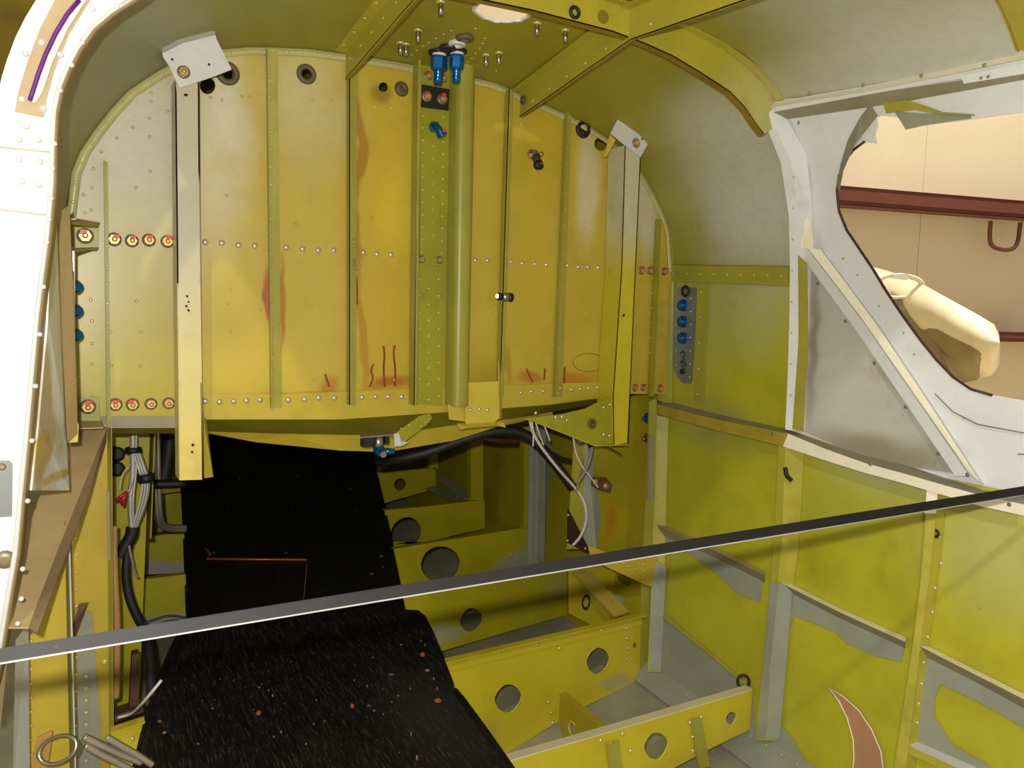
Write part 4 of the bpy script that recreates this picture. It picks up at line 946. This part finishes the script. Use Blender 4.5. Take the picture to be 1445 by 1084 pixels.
# ================================================================ FLOOR FRAMES
def floorframe(label, y, top, bottom, holes, m, flange=None, rivs=(), fm=None, tabs=()):
    t = thing('floor_frame', label, 'frame', P(*bottom[0], y))
    TP = [P(*p,y) for p in top]; 
    MB().poly([P(*p,y) for p in top]+[P(*p,y) for p in bottom],(0,.0025,0),[arc(lambda a,b: P(a,b,y),(h[0],h[1]),h[2],h[3],24) for h in holes]).build('frame_web',m,t)
    for h in holes:
        p = P(h[0],h[1],y); R_ = (P(h[0]+h[2],h[1],y)-p).length
        if R_ > .012: MB().torus(p+V((0,.002,0)),FWD,R_,.0022,24,6).build('hole_rim',m,t)
    MB().slab(TP,[p+V((0,-.018 if flange else .018,0)) for p in TP],(0,0,.002)).build('top_flange',fm or m,t)
    if flange: MB().slab([p+V((0,-.0015,.0)) for p in TP],[p+V((0,-.0015,-flange)) for p in TP],(0,-.0015,0)).build('top_cap',m,t)
    if rivs:
        b = MB()
        for x,yy in rivs: b.dome(P(x,yy,y-.004),FWD,.0034)
        b.build('frame_rivets','rivet',t,kind='stuff')
    for q in tabs: MB().slab([P(*p,y-.003) for p in q[0]],[P(*p,y-.003) for p in q[1]],(0,-.004,0)).build('stiffener_tab','stiff',t)
    return t
floorframe('nearest yellow floor frame with bright top edge, bottom centre right', 1.01, [(560,1118),(715,1076),(860,1034),(1062,974)], [(1058,1030),(1000,1058),(940,1090),(800,1150),(560,1200)], [(926,1053,17,19),(1032,1014,7.5,9)], 'web', None, [(848,1045),(879,1036),(862,1050),(890,1060),(974,1020),(990,1012),(862,1075),(978,1040),(978,1060),(992,1035)], 'topglint', [(((855,1050),(862,1110)),((872,1044),(880,1110))),(((974,1016),(985,1084)),((988,1012),(1000,1080)))])
floorframe('yellow floor frame with two round holes, right of the black boards', 1.347, [(560,948),(622,932),(760,900),(905,866)], [(904,958),(870,975),(820,1000),(760,1035),(700,1075),(560,1110)], [(717,986,19,20),(844,933,16,19),(896,911,3,3.5)], 'web', .026, [(651,931),(704,920),(757,910),(806,899),(849,890),(884,887),(885,901),(887,915),(885,930),(790,915),(774,991),(778,1006),(780,1020)])
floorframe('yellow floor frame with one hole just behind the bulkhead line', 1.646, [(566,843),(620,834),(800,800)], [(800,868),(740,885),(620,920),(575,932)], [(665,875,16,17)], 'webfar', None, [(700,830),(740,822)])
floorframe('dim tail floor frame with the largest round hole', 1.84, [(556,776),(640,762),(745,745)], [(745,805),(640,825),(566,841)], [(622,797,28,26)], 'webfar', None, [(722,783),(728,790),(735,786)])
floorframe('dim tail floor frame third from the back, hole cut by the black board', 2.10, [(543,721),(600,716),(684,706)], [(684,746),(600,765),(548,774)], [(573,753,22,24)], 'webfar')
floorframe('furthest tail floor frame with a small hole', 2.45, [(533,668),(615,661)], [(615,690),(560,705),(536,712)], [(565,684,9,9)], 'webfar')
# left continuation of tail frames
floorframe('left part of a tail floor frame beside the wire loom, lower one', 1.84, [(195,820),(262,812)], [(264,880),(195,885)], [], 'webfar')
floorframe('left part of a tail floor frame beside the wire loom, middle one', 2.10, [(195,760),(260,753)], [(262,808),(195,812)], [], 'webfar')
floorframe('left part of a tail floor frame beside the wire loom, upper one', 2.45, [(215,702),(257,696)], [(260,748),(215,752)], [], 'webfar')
floorframe('yellow frame piece left of the black boards near the corner post', 1.30, [(156,1028),(180,1020),(203,1013)], [(180,1110),(156,1110)], [], 'web', .02, [(187,1043)])
# small longitudinal plates between floor frames
t = thing('cross_plate', 'small yellow cross plate between the two nearest floor frames', 'plate', P(810,1020,1.2))
a0, a1 = P(790,980,1.34), P(846,1028,1.03); q0, q1 = V((a0.x,a0.y,FL(a0.x,a0.y)+.004)), V((a1.x,a1.y,FL(a1.x,a1.y)+.004))
MB().slab([a0,a1],[q0,q1],(.002,0,0)).build('plate_web','web',t); MB().slab([a0,a1],[a0+V((.016,0,0)),a1+V((.016,0,0))],(0,0,.002)).build('plate_flange','lip',t)
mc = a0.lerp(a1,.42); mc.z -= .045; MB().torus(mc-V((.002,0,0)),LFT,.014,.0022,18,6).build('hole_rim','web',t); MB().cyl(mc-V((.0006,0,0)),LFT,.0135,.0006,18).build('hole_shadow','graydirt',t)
t = thing('side_plate', 'yellow plate with oval hole beside the diagonal brace behind the bulkhead', 'plate', P(830,860,1.5))
MB().poly([P(*p,1.50) for p in ((803,803),(840,798),(905,800),(906,868),(838,884),(803,866))],(0,.003,0)).build('plate_web','web',t)
pm = P(827,850,1.495); MB().torus(pm,V((-.3,-1,0)),.0135,.003,18,6,.65,1.2).build('hole_rim','black',t)
tag(MB().slab([P(808,808,1.48),P(868,870,1.38)],[P(828,800,1.48),P(888,864,1.38)],(0,.002,-.004)).build('diagonal_channel','ledgeface'),'brown-stained diagonal channel behind the right tail corner post','channel')
MB().poly([P(*p,1.44) for p in ((878,812),(906,822),(906,834),(880,824))],(0,.02,0)).build('box_underside_shade','olive',tail_r)  # dark sheet painted in for the shadow on the box's underside
MB().poly([P(*p,1.46) for p in ((862,838),(906,846),(906,866),(880,868),(860,852))],(0,.002,0)).build('primer_corner','gray',tail_r)
t = thing('junction_plate', 'yellow riveted plate beneath the tail corner post, behind the steel strip', 'plate', P(900,820,1.36))
flat(((830,770),(862,782),(928,786),(928,830),(912,826),(855,800),(834,786)),1.335,.003,'lip',t,'plate')
b = MB()
for x,y in ((880,795),(888,799),(897,803),(908,797),(909,806),(908,815),(920,800),(860,790)): b.dome(P(x,y,1.332),FWD,.0026)
b.build('plate_rivets','rivet',t,kind='stuff')

M['tailweb'] = mat('tail_web_panel_paint', (160,148,22), .45, noise=.08, blobs=[(P(868,745,1.47),(.05,.1,.05),(178,164,26),.8,.6),(P(862,735,1.47),(.018,.1,.04),(184,118,20),.8,.8),(P(875,790,1.47),(.1,.1,.022),(140,142,120),.9,.3),(P(838,740,1.47),(.016,.1,.09),(140,142,120),.9,.4)], grime=((120,108,24),.3,12))  # brighter yellow blob paints the lit part below the bracket's shadow
t = thing('painted_lit_panel', 'stained panel with its lit lower part painted in, behind the right post and gusset bracket', 'panel', P(880,790,1.47))
MB().poly([P(*p,1.47) for p in ((832,560),(920,560),(919,800),(834,800))],(0,.003,0)).build('panel_sheet','tailweb',t)
# tail frames on right wall
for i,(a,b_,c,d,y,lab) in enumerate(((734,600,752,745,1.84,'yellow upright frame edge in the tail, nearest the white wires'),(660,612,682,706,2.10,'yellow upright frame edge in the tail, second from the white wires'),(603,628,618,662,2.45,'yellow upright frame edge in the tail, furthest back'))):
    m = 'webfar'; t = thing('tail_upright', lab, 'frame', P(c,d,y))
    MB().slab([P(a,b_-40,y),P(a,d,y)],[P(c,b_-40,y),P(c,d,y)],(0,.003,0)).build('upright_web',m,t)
    MB().slab([P(a,b_-40,y),P(a,d,y)],[P(a,b_-40,y)+V((0,-.02,0)),P(a,d,y)+V((0,-.02,0))],(.002,0,0)).build('upright_flange',m,t)
t = thing('tail_hat_section', 'grey-primed ribbed upright section in the tail behind the wires', 'frame', P(765,820,1.72))
for k,(xa_,xb2,off) in enumerate(((744,753,.0),(753,758,.012),(758,768,.0))): MB().slab([P(xa_+4,560,1.70-off),P(xa_,815,1.70-off)],[P(xb2+4,560,1.70-off),P(xb2,810,1.70-off)],(0,.003,0)).build('section_face','gray' if k != 2 else 'graydirt',t)
t = thing('gusseted_frame', 'grey and yellow side frame in the tail with a maroon gusset', 'frame', P(830,790,1.45))
MB().slab([P(812,600,1.46),P(800,775,1.46)],[P(826,600,1.46),P(822,775,1.46)],(0,.003,0)).build('frame_face','green',t); MB().slab([P(826,600,1.46),P(822,775,1.46)],[P(836,600,1.44),P(842,775,1.44)],(0,.003,0)).build('primed_face','gray',t)
MB().poly([P(*p,1.44) for p in ((801,718),(832,778),(826,779),(800,766))],(0,-.004,0)).build('maroon_gusset','maroon',t)
for x,y in ((802,727),(801,763),(826,774)): MB().dome(P(x,y,1.435),FWD,.003).build('rivet','rivet',t)
for i,(y,m,lab) in enumerate(((590,'blue','blue cap plug on the tail wall beside the right post'),(618,'steel','grey cap plug on the tail wall below the blue one'))):
    tag(MB().lathe(P(917,y,1.42),V((-1,-.25,0)),[(.013,0),(.013,.008),(.009,.010),(.008,.016),(.004,.026),(.002,.028)],12).build('cap_plug',m),lab,'plug')
t = thing('connector_pair', 'rusty plate with two round brass contacts low behind the right post', 'connector', P(848,690,1.42))
MB().poly([P(*p,1.43) for p in ((836,673),(845,674),(856,674),(864,684),(861,696),(846,692),(836,686))],(0,.004,0)).build('backing','rust',t)
for x,y in ((840,680),(855,686)): MB().lathe(P(x,y,1.43),FWD,[(.008,0),(.007,.004),(.002,.005)],12).build('contact','bolt',t)
MB().slab([P(750,690,1.44),P(700,690,1.44)],[P(750,700,1.44),P(700,700,1.44)],(0,.002,0))
# grey floor flanges in the tail
b = MB()
for (y,xa_,ya,xb2,yb) in ((2.35,600,690,640,705),(2.3,618,676,655,705)): b.slab([P(xa_,ya,y+.1),P(xb2,yb,y-.15)],[P(xa_+10,ya-5,y+.1),P(xb2+10,yb-5,y-.15)],(0,0,-.003))
tag(b.build('floor_stringers','gray',floor),None,None,None,'stuff')

# ================================================================ BOARDS
TH = .011
def board(label, pts, off, m):
    return tag(MB().poly([BD(*p,off) for p in pts],(0,0,TH)).build('plywood_board',m),label,'board')
rb_ = [(266,886),(262,868),(258,760),(255,690),(262,650),(285,604),(515,604),(521,612),(530,660),(550,750),(572,868)]
tag(MB().poly([BD2(*p,.003) for p in rb_],(0,0,TH)).build('plywood_board','boardb'),'rear black plywood board running under the bulkhead into the tail','board')
fb_ = [(170,1150),(190,1084),(202,1030),(215,985),(238,925),(262,880),(400,874),(568,867),(590,868),(600,876),(612,900),(622,925),(640,972),(641,980),(637,984),(680,1045),(760,1150)]
fo = tag(MB().poly([BD(*p,.016) for p in fb_],(0,0,TH)).build('plywood_board','board'),'front black plywood board, scuffed and chipped, nearest the camera','board')
sb_ = [(560,960),(645,980),(655,992),(690,1040),(745,1120),(640,1120)]
tag(MB().poly([BD(*p,.003) for p in sb_],(0,0,TH)).build('plywood_board','boardb'),'narrow black board edge showing under the right side of the front board','board')
b = MB(); b2 = MB()
def chip(mb, x, y, r, ar=1.0, k=7):
    if mb is b2: r *= 1.5
    mb.poly([BD(x+.6*r*ar*math.cos(2*math.pi*i/k)*random.uniform(.6,1.2), y+.6*r*math.sin(2*math.pi*i/k)*random.uniform(.6,1.2), .016+TH+.0002) for i in range(k)],(0,0,.0003))
for x,y,r,ar in ((596,924,4.5,1),(618,989,4.5,1.1),(497,997,4.5,1),(365,1006,4.5,1.1),(458,1018,2.5,.6),(397,1033,2.5,.7)): chip(b2,x,y,r,ar)
for x,y,r,ar in ((604,946,4,1.6),(612,958,3.5,.7),(617,972,5,.4),(552,952,2,3),(528,1003,2,2),(520,996,2,2.5),(527,928,1.5,2),(411,934,1.5,1),(421,944,1.2,1.4),(500,960,2,1),(518,968,3,.7),(540,973,1.6,.8),(579,972,2.5,1),(562,982,3,1),(385,982,3,.8),(379,974,2,.8),(386,1040,2.5,1),(432,1050,3,1),(443,1022,2,1.6),(580,1036,6,.35),(588,1070,8,.35),(553,991,2,1),(225,1018,4,1.2),(232,1034,4,1.4),(566,910,2,1.5),(446,988,2,1),(600,910,4,.3),(594,905,4,.3),(541,1008,3,.5),(366,970,2,1.6),(310,935,1.8,1),(330,960,1.6,1),(280,1050,3,1),(300,1000,2,1)): chip(b,x,y,r,ar)
for i in range(70):
    x = random.uniform(260,680); y = random.uniform(930,1080)
    if x < 570+(y-930)*.6 : chip(b, x, y, random.uniform(.5,1.3), random.uniform(.4,1.4), 5)
b.build('paint_chips','tan',fo,kind='stuff'); b2.build('knot_fill','orange',fo,kind='stuff')
tag(MB().tube([BD2(290,774,.028),BD2(297,783,.019),BD2(292,789,.017),BD2(433,790,.017)],.0026,8).build('copper_rod','copper'),'thin copper rod with hooked end lying on the rear board','rod')
nk = MB()
for x,y,r in ((322,714,2),(338,676,2),(380,719,2.4),(413,719,2),(419,672,2.4),(495,690,3),(502,720,2),(302,780,4),(404,780,3.5),(538,785,4),(525,810,4),(540,800,2.5),(440,700,1.4),(350,735,1.2),(470,650,1.4)):
    nk.poly([BD2(x+r*.9*math.cos(2*math.pi*i/6)*random.uniform(.5,1.3), y+.35*r*math.sin(2*math.pi*i/6), .0142) for i in range(6)],(0,0,.0003))
nk.build('paint_chips','boltdark',[o for o in bpy.data.objects if o.name == 'plywood_board'][0],kind='stuff')
ro = MB()
ro.slab([BD2(433,793,.0142),BD2(428,850,.0142)],[BD2(433.7,793,.0142),BD2(428.7,850,.0142)],(0,0,.0006)); ro.build('scored_line','tan',[o for o in bpy.data.objects if o.name == 'plywood_board'][0])

# ================================================================ STEEL STRIP
YS = .52
t = thing('steel_strip', 'long blackened steel strip stretched across the whole opening', 'strip', P(722,812,YS))
def sx(px): return -235/1445*px
U = [P(-60,915+60*.158,YS), P(1500,686-55*.158,YS)]; D_ = [P(-60,935+60*.164,YS-.003), P(1500,698-55*.164,YS-.003)]
MB().slab(U, D_, (0,.0016,-.0012)).build('strip_face','strip',t)
MB().slab([p+V((0,-.0006,0)) for p in D_], [p+V((0,-.0008,-.0009)) for p in D_], (0,.0016,0)).build('bright_edge','stripedge',t)

# ================================================================ LEFT TAIL: looms, conduit, hose
def wire(name, pts, y, r, m, label, cat, taper=None, group=None):
    if isinstance(y,(int,float)): y = [y]*len(pts)
    return tag(MB().tube(smooth([P(p[0],p[1],yy) for p,yy in zip(pts,y)],2),r,10).build(name,m),label,cat,group)
t = thing('side_lining', 'yellow inner panel with two dark grommets behind the left corner post', 'panel', P(175,900,1.62))
MB().poly([P(*p,1.62) for p in ((157,608),(212,608),(206,750),(200,900),(196,1000),(158,1000))],(0,.003,0)).build('panel_sheet','webfar',t)
for y in (641,662): MB().lathe(P(165,y,1.615),FWD,[(.014,0),(.014,.004),(.008,.006)],16).build('dark_grommet','black',t)
MB().slab([P(212,600,1.66),P(206,760,1.66)],[P(218,600,1.60),P(212,760,1.60)],(.002,0,0)).build('panel_flange','tail',t)
wire('rusty_conduit',[(160,742),(160,800),(164,860),(165,920),(163,985)],1.38,.0062,'tube','tan conduit running down behind the left corner post','conduit')
wire('rubber_hose',[(186,745),(180,775),(177,810),(181,840),(192,868),(204,888),(211,920),(214,985)],[1.52,1.5,1.48,1.46,1.44,1.42,1.38,1.32],.0078,'black','black rubber hose curving down left of the boards','hose')
lo = thing('wire_loom', 'grey bundled wire loom tied with black tape, left behind the bulkhead', 'wires', P(190,740,1.5))
for i in range(9):
    dx = (i%5-2)*1.8; dy = (i//5)*.012
    MB().tube(smooth([P(189+dx,600,1.52+dy),P(188+dx,636,1.5+dy),P(189+dx*.9,665,1.5+dy),P(184+dx+random.uniform(-2,2),705,1.49+dy),P(186+dx*.7,745,1.5+dy)]),.0022,6).build('wire','wire' if i%3 else 'wiredim',lo)
for i in range(6):
    dx = (i-2.5)*1.9
    MB().tube(smooth([P(193+dx,640,1.48),P(200+dx,660,1.47),P(207+dx,680,1.47),P(202+dx,710,1.48),P(190+dx*.6,745,1.5)]),.0022,6).build('wire','wiredim' if i%2 else 'wire',lo)
MB().tube([P(188,632,1.5),P(188,639,1.5)],.0135,12).build('tape_wrap','black',lo); MB().tube([P(205,669,1.47),P(206,680,1.47)],.0135,12).build('tape_wrap','black',lo)
MB().tube(smooth([P(187,744,1.5),P(186,756,1.5),P(176,772,1.5),P(170,785,1.5)]),[.008]*3+[.012]*4+[.010]*6 if False else .011,12).build('rubber_boot','black',lo)
rw = thing('red_splice_wires', 'short red crimped wire ends hanging from the loom', 'wires', P(172,705,1.46))
for a_,b_ in (((180,694),(162,707)),((180,698),(168,709)),((176,696),(173,714))): MB().tube([P(*a_,1.46),P(*b_,1.46)],.0028,6).build('red_sleeve','redwire',rw)
MB().tube(smooth([P(184,656,1.47),P(172,668,1.46),P(169,690,1.46)]),.001,5).build('thin_wire','wire',rw); MB().tube(smooth([P(188,676,1.47),P(184,690,1.46),P(178,697,1.46)]),.001,5).build('thin_wire','wire',rw)
wire('thin_cable',[(182,770),(186,790),(190,808),(194,815)],1.45,.002,'wiredim','thin pale cable below the black boot of the loom','cable')
t = thing('bent_tubes', 'pair of bent aluminium lines left of the rear board', 'tubes', P(230,748,1.9))
for k in (0,1): MB().tube(smooth([P(217+k*5,600,1.86),P(219+k*5,690,1.86),P(222+k*4,735-k*6,1.86),P(232,748-k*4,1.88),P(262,748-k*4,1.9)]),.006,8).build('line','alum',t)
wire('black_tie',[(205,682),(225,684),(262,682)],1.8,.010,'black','black padded tie crossing behind the left tail frames','tie')
wire('black_duct',[(240,600),(238,640),(230,680)],1.9,.016,'black','black duct beside the left post foot','duct')
wire('thin_black_wire',[(203,880),(220,874),(240,868),(262,872)],1.42,.0022,'black','thin black wire reaching from the hose to the board','cable')
t = thing('brown_channel', 'brown U-shaped bracket channel standing behind the left corner post', 'bracket', P(185,1000,1.42))
MB().slab([P(185,918,1.44),P(181,1000,1.44)],[P(195,916,1.44),P(194,1000,1.44)],(0,-.02,0)).build('upright_arm','rust',t); MB().slab([P(158,1000,1.44),P(200,985,1.44)],[P(158,1008,1.44),P(200,994,1.44)],(0,-.03,0)).build('base_bar','rust',t)
wire('white_zip_tie',[(228,960),(212,980),(196,998),(185,1008),(166,1013)],[1.30,1.30,1.33,1.36,1.36],.0024,'wire','white cable tie end reaching over the hose to the board','cable tie')
MB()
# right side: black harness and white wires
wire('black_harness',[(535,652),(560,648),(600,640),(650,621),(700,606),(740,610),(765,632),(785,655),(808,688)],[1.55,1.5,1.47,1.45,1.43,1.42,1.41,1.40,1.40],.0105,'black','thick black sleeved cable sagging under the bulkhead lip','cable')
wire('thin_harness',[(755,590),(700,600),(660,612),(600,620)],1.44,.006,'black','thinner black cable tucked above the thick one under the bulkhead','cable')
wire('white_wire',[(747,590),(752,612),(765,633),(790,665),(812,688),(826,710),(828,735),(820,757),(808,770)],[1.36,1.36,1.36,1.37,1.38,1.38,1.38,1.38,1.38],.0032,'wire','long thick white wire looping down to the maroon gusset','wire')
for i,(pts,lab) in enumerate((([(750,590),(753,612),(752,630)],'short white wire end, leftmost of the hanging strands'),([(754,590),(760,610),(767,628)],'short white wire end, middle of the hanging strands'),([(766,596),(771,608),(776,622)],'short white wire end, rightmost and curling of the hanging strands'))):
    wire('wire_strand',pts,1.355,.0016,'wire',lab,'wire')
wire('grey_wire',[(808,612),(812,640),(822,660),(832,672),(844,688)],1.33,.0016,'wire','thin pale wire from the bracket to the brass contacts','wire')
wire('grey_wire',[(836,620),(834,645),(826,665),(815,682)],1.33,.003,'wiredim','thicker grey wire looping left under the gusset bracket','wire')
wire('grey_wire',[(812,620),(822,645),(820,665),(813,695)],1.34,.002,'wiredim','thin grey-brown wire hanging straight under the gusset bracket','wire')
wire('black_tie',[(780,640),(795,648),(806,650)],1.40,.004,'black','black cable tie on the thick cable near the white wires','tie')
t = thing('terminal_block', 'dark terminal fitting hanging under the gusset bracket', 'fitting', P(825,625,1.32))
MB().lathe(P(818,616,1.33),V((0,-.3,-1)),[(.010,0),(.010,.010),(.006,.016)],10).build('terminal','rubber',t); MB().lathe(P(833,619,1.33),V((0,-.3,-1)),[(.008,0),(.008,.014),(.005,.018)],10).build('terminal','black',t)
wire('frayed_wire',[(850,630),(862,633),(870,638),(877,642)],1.31,.0012,'black','frayed black wire end under the right post','wire')
wire('hook_rod',[(680,617),(700,622),(730,622)],1.5,.006,'maroon','dark maroon rod behind the thick black cable','rod')
